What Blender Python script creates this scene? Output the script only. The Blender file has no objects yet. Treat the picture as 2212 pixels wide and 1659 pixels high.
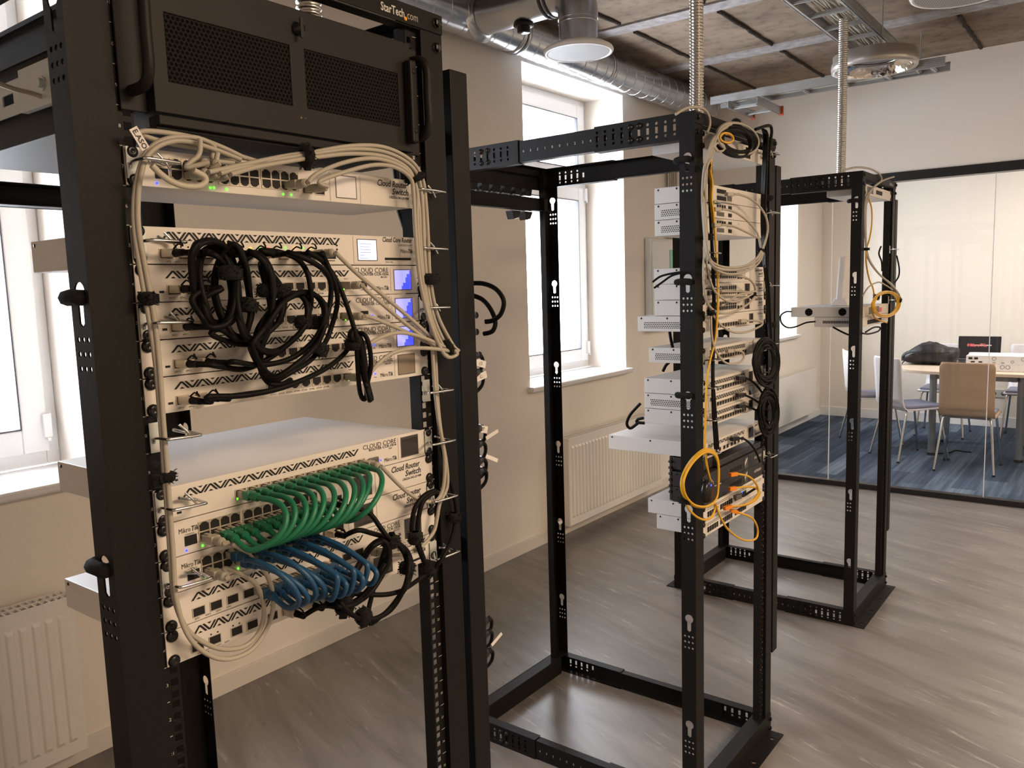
import bpy, bmesh, math, random
from mathutils import Vector, Matrix
from mathutils.geometry import tessellate_polygon
PI = math.pi
random.seed(7)
SC = bpy.context.scene
COL = SC.collection

# ---------------------------------------------------------------- camera
CAM = Vector((-0.48304, -0.91369, 1.54540))
FPX = 1743.45
def cam_axes(pitch=0.1195, roll=-0.0303, yaw=0.9165):
    f = Vector((math.sin(yaw)*math.cos(pitch), math.cos(yaw)*math.cos(pitch), -math.sin(pitch)))
    r = Vector((math.cos(yaw), -math.sin(yaw), 0)); u = r.cross(f)
    return r*math.cos(roll)+u*math.sin(roll), -r*math.sin(roll)+u*math.cos(roll), f
CR, CU, CF = cam_axes()
cd = bpy.data.cameras.new('camera'); cam = bpy.data.objects.new('camera', cd); COL.objects.link(cam)
cd.sensor_fit = 'HORIZONTAL'; cd.sensor_width = 36; cd.lens = 36*FPX/2212; cd.clip_start = .02; cd.clip_end = 200
m = Matrix((CR, CU, -CF)).transposed().to_4x4(); m.translation = CAM; cam.matrix_world = m
SC.camera = cam

def P(px, py, y=None, x=None, z=None):
    """world point seen at a photograph pixel, on a known plane"""
    d = CF + CR*((px-1106)/FPX) - CU*((py-829.5)/FPX)
    if y is not None: t = (y-CAM.y)/d.y
    elif x is not None: t = (x-CAM.x)/d.x
    else: t = (z-CAM.z)/d.z
    return CAM + d*t

# ---------------------------------------------------------------- light
SC.view_settings.view_transform = 'Standard'; SC.view_settings.look = 'None'
SC.view_settings.gamma = 1; SC.view_settings.use_curve_mapping = False
SC.view_settings.exposure = 1.7
W = bpy.data.worlds.new('sky'); SC.world = W; W.use_nodes = True
wn = W.node_tree.nodes; wn.clear()
wo = wn.new('ShaderNodeOutputWorld'); wb = wn.new('ShaderNodeBackground')
wb.inputs[0].default_value = (0.88, 0.90, 1.0, 1); wb.inputs[1].default_value = 6.4
W.node_tree.links.new(wb.outputs[0], wo.inputs[0])

def area(name, loc, rot, sx, sy, power, col, portal=False):
    l = bpy.data.lights.new(name, 'AREA'); l.shape = 'RECTANGLE'; l.size = sx; l.size_y = sy
    l.energy = power; l.color = col
    if portal: l.cycles.is_portal = True
    o = bpy.data.objects.new(name, l); COL.objects.link(o); o.location = loc; o.rotation_euler = rot
    return o
# daylight entering each window (sky portals)
for cx in (0.24, 3.84, 7.44):
    area('window_portal', (cx, 2.16, 1.88), (-PI/2, 0, 0), 1.2, 1.9, 1, (1, 1, 1), True)
# unseen area lamps added: warm fill from behind the camera, brighter meeting room
area('warm_fill_light', (0.8, -2.6, 2.75), (0, 0, 0), 1.4, 1.0, 42, (1.0, .74, .50))
area('warm_fill_light', (4.0, -3.0, 2.75), (0, 0, 0), 1.4, 1.0, 22, (1.0, .78, .56))
area('meeting_room_fill_light', (7.2, -1.2, 2.75), (0, 0, 0), 1.8, 1.8, 30, (1.0, .86, .76))  # added fill that brightens the meeting room, no visible fixture

# ---------------------------------------------------------------- materials
M = {}
def mat(name, col, rough=.5, metal=0., emit=None, es=0., spec=.5, noise=None, bump=None, alpha=None):
    m = bpy.data.materials.new(name); m.use_nodes = True; nt = m.node_tree
    b = nt.nodes['Principled BSDF']
    b.inputs['Base Color'].default_value = (*col, 1); b.inputs['Roughness'].default_value = rough
    b.inputs['Metallic'].default_value = metal; b.inputs['Specular IOR Level'].default_value = spec
    if emit: b.inputs['Emission Color'].default_value = (*emit, 1); b.inputs['Emission Strength'].default_value = es
    if noise or bump:
        tc = nt.nodes.new('ShaderNodeTexCoord'); n = nt.nodes.new('ShaderNodeTexNoise')
        nt.links.new(tc.outputs['Object'], n.inputs['Vector'])
        n.inputs['Scale'].default_value = (noise or bump)[0]; n.inputs['Detail'].default_value = 5
        if noise:
            r = nt.nodes.new('ShaderNodeValToRGB'); a = noise[1]
            r.color_ramp.elements[0].position = .3; r.color_ramp.elements[1].position = .7
            r.color_ramp.elements[0].color = (*[c*(1-a) for c in col], 1); r.color_ramp.elements[1].color = (*[min(1, c*(1+a)) for c in col], 1)
            nt.links.new(n.outputs['Fac'], r.inputs['Fac']); nt.links.new(r.outputs['Color'], b.inputs['Base Color'])
        if bump:
            n2 = nt.nodes.new('ShaderNodeTexNoise'); n2.inputs['Scale'].default_value = bump[0]
            nt.links.new(tc.outputs['Object'], n2.inputs['Vector'])
            bp = nt.nodes.new('ShaderNodeBump'); bp.inputs['Strength'].default_value = bump[1]; bp.inputs['Distance'].default_value = bump[2]
            nt.links.new(n2.outputs['Fac'], bp.inputs['Height']); nt.links.new(bp.outputs['Normal'], b.inputs['Normal'])
    M[name] = m
    return m
def dotted(name, base, hole, pitch, rad, ax=(0, 2), metal=0., rough=.5):
    """perforated sheet: hexagonal grid of round holes, in object space"""
    m = mat(name, base, rough, metal); nt = m.node_tree; N = nt.nodes; L = nt.links
    b = N['Principled BSDF']; tc = N.new('ShaderNodeTexCoord'); sp = N.new('ShaderNodeSeparateXYZ')
    L.new(tc.outputs['Object'], sp.inputs[0])
    def mth(op, a, c=None):
        q = N.new('ShaderNodeMath'); q.operation = op
        for i, v in enumerate((a, c)):
            if v is None: continue
            if isinstance(v, (int, float)): q.inputs[i].default_value = v
            else: L.new(v, q.inputs[i])
        return q.outputs[0]
    def cell(off):
        u = mth('ADD', mth('DIVIDE', sp.outputs[ax[0]], pitch), off); v = mth('ADD', mth('DIVIDE', sp.outputs[ax[1]], pitch*1.732), off)
        fu = mth('SUBTRACT', mth('FRACT', u), .5); fv = mth('MULTIPLY', mth('SUBTRACT', mth('FRACT', v), .5), 1.732)
        return mth('SQRT', mth('ADD', mth('MULTIPLY', fu, fu), mth('MULTIPLY', fv, fv)))
    d = mth('MINIMUM', cell(0.), cell(.5)); f = mth('LESS_THAN', d, rad)
    mx = N.new('ShaderNodeMix'); mx.data_type = 'RGBA'
    L.new(f, mx.inputs[0]); mx.inputs[6].default_value = (*base, 1); mx.inputs[7].default_value = (*hole, 1)
    L.new(mx.outputs[2], b.inputs['Base Color'])
    return m

mat('wall', (.80, .735, .655), .9, bump=(60, .08, .002))
mat('white_paint', (.80, .79, .77), .45)
mat('sill', (.70, .69, .68), .3)
mat('upvc', (.85, .86, .88), .25)
mat('gasket', (.08, .08, .09), .6)
mat('baseboard', (.72, .665, .60), .5)
mat('radiator', (.80, .765, .71), .35)
mat('rad_grille', (.35, .31, .27), .5)
mat('rack_black', (.0095, .0086, .0082), .5, spec=.16, noise=(900, .25), bump=(1400, .12, .0004))
mat('rack_inner', (.008, .008, .009), .5)
mat('bolt', (.012, .012, .013), .28, .3)
mat('server_black', (.0135, .0118, .0108), .5, spec=.2, bump=(1200, .1, .0004))
dotted('server_mesh', (.017, .0150, .0135), (.0005, .0005, .0005), .0060, .37, rough=.75)
M['server_mesh'].node_tree.nodes['Principled BSDF'].inputs['Specular IOR Level'].default_value = .08
mat('device_white', (.72, .69, .655), .38)
mat('device_panel', (.72, .68, .63), .42)
dotted('device_vent', (.72, .69, .655), (.02, .02, .02), .0058, .34, (1, 2))
mat('device_black', (.028, .025, .025), .4)
mat('print_black', (.02, .017, .016), .6)
mat('print_white', (.62, .60, .57), .6)
mat('print_orange', (.95, .42, .03), .5)
mat('slot', (.006, .005, .005), .7)
mat('port_rim', (.60, .54, .45), .35, .5)
mat('galv', (.62, .66, .66), .32, .9)
mat('galv_plate', (.60, .63, .61), .5, .35)
mat('steel_wire', (.65, .66, .66), .22, 1.)
mat('duct', (.55, .58, .62), .26, .95, noise=(5, .12), bump=(9, .25, .01))
mat('duct_dark', (.30, .32, .32), .35, .9)
mat('conduit', (.62, .60, .56), .25, .95)
mat('tray', (.50, .51, .51), .38, .85)
mat('diffuser', (.80, .78, .75), .4)
dotted('diffuser_mesh', (.40, .375, .35), (.06, .055, .05), .0085, .30, (0, 1))
mat('lamp_ring', (.56, .53, .50), .35, .6)
mat('lamp_reflector', (.85, .85, .84), .08, 1., bump=(14, .5, .02))
mat('lamp_disc', (.23, .20, .20), .3, .2)
mat('orange_cap', (.72, .10, .03), .5)
mat('cable_grey', (.42, .385, .32), .5)
mat('cable_cream', (.50, .46, .38), .5)
mat('cable_green', (.010, .175, .085), .45)
mat('cable_blue', (.010, .070, .17), .45)
mat('cable_yellow', (.72, .40, .012), .42)
mat('cable_black', (.005, .0045, .0042), .55, spec=.14)
mat('cable_white', (.72, .71, .69), .5)
mat('plug_clear', (.42, .38, .31), .25)
mat('plug_orange', (.80, .25, .015), .4)
mat('plug_dark', (.10, .09, .08), .45)
mat('velcro', (.006, .006, .006), .95, bump=(900, .9, .003))
mat('led_green', (.1, .8, .1), .4, emit=(.10, 1., .03), es=.9)
mat('led_blue', (.02, .04, .9), .4, emit=(.015, .04, 1.), es=1.6)
mat('led_amber', (.9, .5, .1), .4, emit=(1., .38, .03), es=1.1)
mat('led_red', (.9, .1, .05), .4, emit=(1., .08, .02), es=.6)
mat('lcd_white', (.7, .7, .8), .2, emit=(.80, .82, 1.), es=.28)
mat('lcd_lilac', (.4, .4, .8), .2, emit=(.36, .37, 1.), es=.30)
mat('lcd_blue', (.1, .1, .8), .2, emit=(.06, .09, .95), es=.30)
mat('lcd_off', (.045, .04, .04), .06)
mat('lcd_off_tan', (.25, .20, .15), .2)
mat('label', (.72, .70, .68), .5)
mat('cabinet', (.62, .62, .60), .4)
mat('green_window', (.10, .42, .30), .15)
mat('beech', (.48, .315, .205), .42, noise=(3, .06))
mat('chrome', (.62, .62, .62), .12, 1.)
mat('seat_grey', (.20, .205, .28), .85)
mat('chair_light', (.72, .68, .70), .4)
mat('table_top', (.72, .60, .47), .4)
mat('table_leg', (.27, .29, .32), .38, .5)
mat('bag', (.012, .012, .015), .5, bump=(30, .5, .01))
mat('laptop', (.012, .012, .015), .35)
mat('sticker_red', (.75, .10, .10), .5)
mat('socket', (.55, .53, .50), .4)
mat('frame_black', (.008, .008, .009), .35)
mat('rod_dark', (.045, .032, .024), .8, bump=(120, 1., .01))
mat('strip', (.36, .34, .335), .8, noise=(18, .25), bump=(40, .5, .01))
mat('white_plastic', (.80, .78, .80), .4)

def mat_concrete():
    m = mat('concrete', (.30, .23, .17), .9); nt = m.node_tree; N = nt.nodes; L = nt.links; b = N['Principled BSDF']
    tc = N.new('ShaderNodeTexCoord'); mp = N.new('ShaderNodeMapping'); mp.inputs['Scale'].default_value = (1.3, .5, 1)
    n1 = N.new('ShaderNodeTexNoise'); n1.inputs['Scale'].default_value = 2.2; n1.inputs['Detail'].default_value = 9; n1.inputs['Roughness'].default_value = .62
    n2 = N.new('ShaderNodeTexNoise'); n2.inputs['Scale'].default_value = 14; n2.inputs['Detail'].default_value = 6
    r = N.new('ShaderNodeValToRGB'); e = r.color_ramp.elements
    e[0].position = .28; e[0].color = (.13, .095, .068, 1); e[1].position = .75; e[1].color = (.36, .28, .21, 1)
    k = e.new(.5); k.color = (.265, .20, .145, 1)
    mx = N.new('ShaderNodeMix'); mx.data_type = 'RGBA'; mx.blend_type = 'MULTIPLY'; mx.inputs[0].default_value = .55
    r2 = N.new('ShaderNodeValToRGB'); r2.color_ramp.elements[0].position = .33; r2.color_ramp.elements[0].color = (.45, .42, .4, 1); r2.color_ramp.elements[1].position = .5; r2.color_ramp.elements[1].color = (1, 1, 1, 1)
    L.new(tc.outputs['Object'], mp.inputs[0]); L.new(mp.outputs[0], n1.inputs[0]); L.new(tc.outputs['Object'], n2.inputs[0])
    L.new(n1.outputs[0], r.inputs[0]); L.new(n2.outputs[0], r2.inputs[0]); L.new(r.outputs[0], mx.inputs[6]); L.new(r2.outputs[0], mx.inputs[7])
    L.new(mx.outputs[2], b.inputs['Base Color'])
    bp = N.new('ShaderNodeBump'); bp.inputs['Strength'].default_value = .4; bp.inputs['Distance'].default_value = .01
    L.new(n2.outputs[0], bp.inputs['Height']); L.new(bp.outputs[0], b.inputs['Normal'])
mat_concrete()
def mat_floor():
    m = mat('vinyl', (.3, .28, .27), .36); nt = m.node_tree; N = nt.nodes; L = nt.links; b = N['Principled BSDF']
    tc = N.new('ShaderNodeTexCoord'); mr = N.new('ShaderNodeMapping'); mr.inputs['Rotation'].default_value = (0, 0, math.radians(20))
    ms = N.new('ShaderNodeMapping'); ms.inputs['Scale'].default_value = (1., .14, 1)
    L.new(tc.outputs['Object'], mr.inputs[0]); L.new(mr.outputs[0], ms.inputs[0])
    def nz(scale, det, rough, dist=0.):
        n = N.new('ShaderNodeTexNoise'); n.inputs['Scale'].default_value = scale; n.inputs['Detail'].default_value = det
        n.inputs['Roughness'].default_value = rough; n.inputs['Distortion'].default_value = dist; L.new(ms.outputs[0], n.inputs[0]); return n
    a = nz(9, 7, .6, .6); c = nz(34, 6, .65, .3); d = nz(3, 4, .5)
    r = N.new('ShaderNodeValToRGB'); e = r.color_ramp.elements
    e[0].position = .25; e[0].color = (.105, .092, .084, 1); e[1].position = .8; e[1].color = (.265, .245, .235, 1)
    k = e.new(.5); k.color = (.185, .167, .155, 1)
    L.new(a.outputs[0], r.inputs[0])
    r2 = N.new('ShaderNodeValToRGB'); e2 = r2.color_ramp.elements
    e2[0].position = .60; e2[0].color = (0, 0, 0, 1); e2[1].position = .72; e2[1].color = (1, 1, 1, 1); L.new(c.outputs[0], r2.inputs[0])
    mx = N.new('ShaderNodeMix'); mx.data_type = 'RGBA'; mx.inputs[7].default_value = (.42, .39, .36, 1)
    fm = N.new('ShaderNodeMath'); fm.operation = 'MULTIPLY'; fm.inputs[1].default_value = .75; L.new(r2.outputs[0], fm.inputs[0]); L.new(fm.outputs[0], mx.inputs[0])
    L.new(r.outputs[0], mx.inputs[6])
    r3 = N.new('ShaderNodeValToRGB'); r3.color_ramp.elements[0].position = .27; r3.color_ramp.elements[0].color = (1, 1, 1, 1); r3.color_ramp.elements[1].position = .38; r3.color_ramp.elements[1].color = (0, 0, 0, 1)
    L.new(c.outputs[0], r3.inputs[0]); mx2 = N.new('ShaderNodeMix'); mx2.data_type = 'RGBA'; mx2.inputs[7].default_value = (.10, .085, .078, 1)
    f2 = N.new('ShaderNodeMath'); f2.operation = 'MULTIPLY'; f2.inputs[1].default_value = .8; L.new(r3.outputs[0], f2.inputs[0]); L.new(f2.outputs[0], mx2.inputs[0])
    L.new(mx.outputs[2], mx2.inputs[6]); L.new(mx2.outputs[2], b.inputs['Base Color'])
    rr = N.new('ShaderNodeMapRange'); rr.inputs[3].default_value = .27; rr.inputs[4].default_value = .42; L.new(d.outputs[0], rr.inputs[0]); L.new(rr.outputs[0], b.inputs['Roughness'])
    bp = N.new('ShaderNodeBump'); bp.inputs['Strength'].default_value = .12; bp.inputs['Distance'].default_value = .003
    L.new(c.outputs[0], bp.inputs['Height']); L.new(bp.outputs[0], b.inputs['Normal'])
mat_floor()
def mat_carpet():
    m = mat('carpet_tiles', (.05, .1, .18), .95, spec=.2); nt = m.node_tree; N = nt.nodes; L = nt.links; b = N['Principled BSDF']
    tc = N.new('ShaderNodeTexCoord'); br = N.new('ShaderNodeTexBrick'); mp = N.new('ShaderNodeMapping')
    mp.inputs['Rotation'].default_value = (0, 0, 0)
    L.new(tc.outputs['Object'], mp.inputs[0]); L.new(mp.outputs[0], br.inputs[0])
    br.inputs['Scale'].default_value = 1; br.inputs['Brick Width'].default_value = 1.0; br.inputs['Row Height'].default_value = .16
    br.inputs['Mortar Size'].default_value = .0; br.inputs['Color1'].default_value = (.034, .055, .095, 1); br.inputs['Color2'].default_value = (.13, .175, .245, 1)
    br.offset = .37; br.inputs['Bias'].default_value = -.1
    ms = N.new('ShaderNodeMapping'); ms.inputs['Scale'].default_value = (.35, 9, 1); L.new(tc.outputs['Object'], ms.inputs[0])
    n = N.new('ShaderNodeTexNoise'); n.inputs['Scale'].default_value = 4; n.inputs['Detail'].default_value = 6; L.new(ms.outputs[0], n.inputs[0])
    r = N.new('ShaderNodeValToRGB'); r.color_ramp.elements[0].position = .3; r.color_ramp.elements[0].color = (.45, .5, .55, 1); r.color_ramp.elements[1].position = .72; r.color_ramp.elements[1].color = (1.55, 1.45, 1.35, 1)
    L.new(n.outputs[0], r.inputs[0]); mx = N.new('ShaderNodeMix'); mx.data_type = 'RGBA'; mx.blend_type = 'MULTIPLY'; mx.inputs[0].default_value = 1
    L.new(br.outputs[0], mx.inputs[6]); L.new(r.outputs[0], mx.inputs[7]); L.new(mx.outputs[2], b.inputs['Base Color'])
mat_carpet()
def mat_glass():
    m = bpy.data.materials.new('clear_glass'); m.use_nodes = True; N = m.node_tree.nodes; L = m.node_tree.links; N.clear()
    o = N.new('ShaderNodeOutputMaterial'); t = N.new('ShaderNodeBsdfTransparent'); g = N.new('ShaderNodeBsdfGlossy'); g.inputs['Roughness'].default_value = .01
    t.inputs[0].default_value = (.95, .97, .97, 1); x = N.new('ShaderNodeMixShader'); lw = N.new('ShaderNodeLayerWeight'); lw.inputs[0].default_value = .5; pw = N.new('ShaderNodeMath'); pw.operation = 'POWER'; pw.inputs[1].default_value = 5
    f = N.new('ShaderNodeMath'); f.operation = 'MULTIPLY_ADD'; f.inputs[1].default_value = .45; f.inputs[2].default_value = .025
    L.new(lw.outputs['Facing'], pw.inputs[0]); L.new(pw.outputs[0], f.inputs[0]); L.new(f.outputs[0], x.inputs[0]); L.new(t.outputs[0], x.inputs[1]); L.new(g.outputs[0], x.inputs[2]); L.new(x.outputs[0], o.inputs[0])
    M['glass'] = m
mat_glass()

# ---------------------------------------------------------------- mesh helpers
class MB:
    def __init__(s): s.v = []; s.f = []; s.mi = []; s.sm = []
    def add(s, vs, fs, mi=0, smooth=False):
        o = len(s.v); s.v += [Vector(v) for v in vs]
        for f in fs: s.f.append([i+o for i in f]); s.mi.append(mi); s.sm.append(smooth)
        return s
    def box(s, x0, x1, y0, y1, z0, z1, mi=0):
        vs = [(x, y, z) for x in (x0, x1) for y in (y0, y1) for z in (z0, z1)]
        return s.add(vs, [(0, 1, 3, 2), (4, 6, 7, 5), (0, 4, 5, 1), (2, 3, 7, 6), (0, 2, 6, 4), (1, 5, 7, 3)], mi)
    def obox(s, c, ax, ay, az, mi=0):
        """oriented box: centre and three half-extent vectors"""
        c = Vector(c); vs = [c+Vector(ax)*i+Vector(ay)*j+Vector(az)*k for i in (-1, 1) for j in (-1, 1) for k in (-1, 1)]
        return s.add(vs, [(0, 1, 3, 2), (4, 6, 7, 5), (0, 4, 5, 1), (2, 3, 7, 6), (0, 2, 6, 4), (1, 5, 7, 3)], mi)
    def quad(s, a, b, c, d, mi=0): return s.add([a, b, c, d], [(0, 1, 2, 3)], mi)
    def tube(s, path, r, n=8, mi=0, cap=True, closed=False, radii=None):
        path = [Vector(p) for p in path]; N = len(path); rings = []
        up = None
        for i, p in enumerate(path):
            if closed: t = path[(i+1) % N]-path[i-1]
            else: t = (path[min(i+1, N-1)]-path[max(i-1, 0)])
            if t.length < 1e-9: t = Vector((0, 0, 1))
            t.normalize()
            if up is None:
                up = Vector((0, 0, 1)) if abs(t.z) < .9 else Vector((1, 0, 0))
            a = up - t*up.dot(t)
            if a.length < 1e-6: a = Vector((1, .3, .2)); a = a - t*a.dot(t)
            a.normalize(); up = a; b = t.cross(a)
            rr = radii[i] if radii else r
            rings.append([p+(a*math.cos(2*PI*k/n)+b*math.sin(2*PI*k/n))*rr for k in range(n)])
        vs = [v for q in rings for v in q]; fs = []
        for i in range(N if closed else N-1):
            j = (i+1) % N
            for k in range(n): fs.append((i*n+k, i*n+(k+1) % n, j*n+(k+1) % n, j*n+k))
        s.add(vs, fs, mi, True)
        if cap and not closed:
            s.add(rings[0][::-1], [tuple(range(n))], mi); s.add(rings[-1], [tuple(range(n))], mi)
        return s
    def cyl(s, p0, p1, r, n=16, mi=0, r2=None): return s.tube([p0, p1], r, n, mi, radii=[r, r if r2 is None else r2])
    def lathe(s, c, axis, prof, n=24, mi=0, smooth=True):
        """prof: (radius, height) pairs about an axis through c"""
        ax = Vector(axis).normalized(); a = Vector((0, 0, 1)) if abs(ax.z) < .9 else Vector((1, 0, 0)); a = (a-ax*a.dot(ax)).normalized(); b = ax.cross(a); c = Vector(c)
        vs = [c+ax*h+(a*math.cos(2*PI*k/n)+b*math.sin(2*PI*k/n))*r for r, h in prof for k in range(n)]
        fs = [(i*n+k, i*n+(k+1) % n, (i+1)*n+(k+1) % n, (i+1)*n+k) for i in range(len(prof)-1) for k in range(n)]
        return s.add(vs, fs, mi, smooth)
    def plate(s, loops, o, u, v, th, mi=0):
        """sheet with holes: loops[0] outline, others holes (2D); o origin, u v axes, th thickness vector"""
        o, u, v, th = map(Vector, (o, u, v, th)); L3 = [[Vector((a, b, 0)) for a, b in l] for l in loops]
        tris = tessellate_polygon(L3); flat = [p for l in L3 for p in l]; n = len(flat)
        vs = [o+u*p.x+v*p.y for p in flat]+[o+u*p.x+v*p.y+th for p in flat]
        fs = [tuple(t) for t in tris]+[tuple(i+n for i in reversed(t)) for t in tris]
        k = 0
        for l in loops:
            m = len(l)
            for i in range(m): a = k+i; b = k+(i+1) % m; fs.append((a, b, b+n, a+n))
            k += m
        return s.add(vs, fs, mi)
    def xf(s, mtx): s.v = [mtx @ v for v in s.v]; return s
    def merge(s, o):
        k = len(s.v); s.v += o.v; s.f += [[i+k for i in f] for f in o.f]; s.mi += o.mi; s.sm += o.sm; return s
    def build(s, name, mats, parent=None, org=None, bevel=0., label=None):
        if not isinstance(mats, (list, tuple)): mats = [mats]
        if parent is not None: org = Vector(parent['_o'])
        elif org is None:
            xs = [v.x for v in s.v]; ys = [v.y for v in s.v]; zs = [v.z for v in s.v]
            org = Vector(((min(xs)+max(xs))/2, (min(ys)+max(ys))/2, min(zs)))
        org = Vector(org); me = bpy.data.meshes.new(name)
        me.from_pydata([v-org for v in s.v], [], s.f)
        for mm in mats: me.materials.append(M[mm])
        for p, a, b in zip(me.polygons, s.mi, s.sm): p.material_index = a; p.use_smooth = b
        bm = bmesh.new(); bm.from_mesh(me); bmesh.ops.recalc_face_normals(bm, faces=bm.faces); bm.to_mesh(me); bm.free()
        o = bpy.data.objects.new(name, me); COL.objects.link(o); o['_o'] = tuple(org)
        if parent is not None: o.parent = parent
        else: o.location = org
        if bevel:
            b = o.modifiers.new('bevel', 'BEVEL'); b.width = bevel; b.segments = 2; b.limit_method = 'ANGLE'; b.angle_limit = .7
        if label: o['label'] = label
        return o
def tag(o, label, cat, group=None, kind=None):
    if label: o['label'] = label
    if cat: o['category'] = cat
    if group: o['group'] = group
    if kind: o['kind'] = kind
    return o
def thing(name, label, cat, loc=(0, 0, 0), group=None):
    o = bpy.data.objects.new(name, None); COL.objects.link(o); o.location = loc; o['_o'] = tuple(loc); o.empty_display_size = .05
    return tag(o, label, cat, group)
def struct(mb, name, mats, bevel=0.):
    o = mb.build(name, mats, bevel=bevel); o['kind'] = 'structure'; return o
def copy_part(src, parent, off, name=None):
    c = src.copy(); COL.objects.link(c); c.parent = parent; c.location = Vector(off)
    if name: c.name = name
    return c
def copy_tree(o, parent=None, loc=None):
    c = o.copy(); COL.objects.link(c); c.parent = parent
    if loc is not None: c.location = loc
    for ch in list(o.children): copy_tree(ch, c)
    return c
def spline(pts, seg=7, closed=False):
    pts = [Vector(p) for p in pts]; n = len(pts); out = []
    rng = range(n if closed else n-1)
    for i in rng:
        p0, p1, p2, p3 = (pts[(i-1) % n], pts[i], pts[(i+1) % n], pts[(i+2) % n]) if closed else (pts[max(i-1, 0)], pts[i], pts[i+1], pts[min(i+2, n-1)])
        for k in range(seg):
            t = k/seg
            out.append(.5*((2*p1)+(p2-p0)*t+(2*p0-5*p1+4*p2-p3)*t*t+(3*p1-p0-3*p2+p3)*t**3))
    if not closed: out.append(pts[-1])
    return out
_tc = {}
def text_mb(txt, size, o, u, v, mi=0, shear=0., bold=False, align='LEFT', sx=1.):
    key = (txt, shear, bold)
    if key not in _tc:
        c = bpy.data.curves.new('t', 'FONT'); c.body = txt; c.size = 1; c.shear = shear; c.resolution_u = 2; c.fill_mode = 'FRONT'
        if bold: c.offset = .018
        ob = bpy.data.objects.new('t', c); me = bpy.data.meshes.new_from_object(ob)
        _tc[key] = ([w.co.copy() for w in me.vertices], [tuple(p.vertices) for p in me.polygons])
        bpy.data.objects.remove(ob); bpy.data.meshes.remove(me)
    vs, fs = _tc[key]
    if not vs: return MB()
    if sx < 0: sx = -sx/(max(a.x for a in vs)*size)          # negative: fit this width in metres
    x1 = max(a.x for a in vs)*sx; d = {'LEFT': 0, 'RIGHT': -x1, 'CENTER': -x1/2}[align]
    o, u, v = Vector(o), Vector(u), Vector(v)
    return MB().add([o+u*(a.x*sx+d)*size+v*a.y*size for a in vs], fs, mi)
def circ(cx, cy, r, n=10): return [(cx+r*math.cos(2*PI*k/n), cy+r*math.sin(2*PI*k/n)) for k in range(n)]
def rect(x0, x1, y0, y1): return [(x0, y0), (x1, y0), (x1, y1), (x0, y1)]
# ================================================================ the room
YW, XG, ZC, XE, XL, YB = 1.84, 5.67, 2.97, 8.84, -2.6, -5.0
b = MB(); b.box(XL, XG, YB, YW+.4, -.1, 0); struct(b, 'floor', 'vinyl')
b = MB(); b.box(XG, XE+.2, YB, YW+.4, -.1, 0); o = struct(b, 'floor_carpet', 'carpet_tiles')
b = MB(); b.box(XL, XE+.2, YB, YW+.4, ZC, ZC+.1); struct(b, 'ceiling', 'concrete')
WINS = [(-.32, .80), (3.28, 4.41), (6.88, 8.01)]; ZS, ZH, RD = .967, 2.79, .30
b = MB(); x = XL
for a, c in WINS:
    b.box(x, a, YW, YW+.42, 0, ZC); b.box(a, c, YW, YW+.42, 0, ZS-.03); b.box(a, c, YW, YW+.42, ZH, ZC); x = c
b.box(x, XE+.2, YW, YW+.42, 0, ZC); struct(b, 'wall_window_side', 'wall')
b = MB(); b.box(XE, XE+.2, YB, YW, 0, ZC); struct(b, 'wall_far', 'wall')
b = MB(); b.box(XL-.1, XL, YB, YW, 0, ZC); struct(b, 'wall_left', 'wall')
b = MB(); b.box(XL, XE+.2, YB-.1, YB, 0, ZC); struct(b, 'wall_behind', 'wall')
b = MB(); b.box(XG-.03, XG+.07, YB, YW, 2.235, ZC); struct(b, 'wall_above_glass', 'wall')
# ceiling joints: grey mortar strips across, dark rusty joints along
for i, xs in enumerate((.94, 1.86, 2.78, 3.69, 4.67)):
    b = MB(); b.box(xs-.06, xs+.06, YB, YW, ZC-.012, ZC+.01); struct(b, 'trim_%d' % (i+1), 'strip')
k = 6
for yj in (1.40, .90, .41, -.08, -.57):
    for a, c in ((2.85, 3.60), (3.78, 4.58), (4.76, 5.62)):
        n = 14; pts = [(a+(c-a)*t/n, yj+random.uniform(-.004, .004), ZC-.004+random.uniform(-.003, .003)) for t in range(n+1)]
        b = MB(); b.tube(pts, .012, 6); struct(b, 'trim_%d' % k, 'rod_dark'); k += 1
# baseboards
b = MB(); b.box(XL, XG-.03, YW-.015, YW, 0, .072); struct(b, 'baseboard_window_side', 'baseboard', .002)
b = MB(); b.box(XG+.03, XE, YW-.015, YW, 0, .072); struct(b, 'baseboard_meeting_room', 'white_paint', .002)
b = MB(); b.box(XE-.015, XE, YB, YW-.015, 0, .10); struct(b, 'baseboard_far', 'white_paint', .002)
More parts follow.
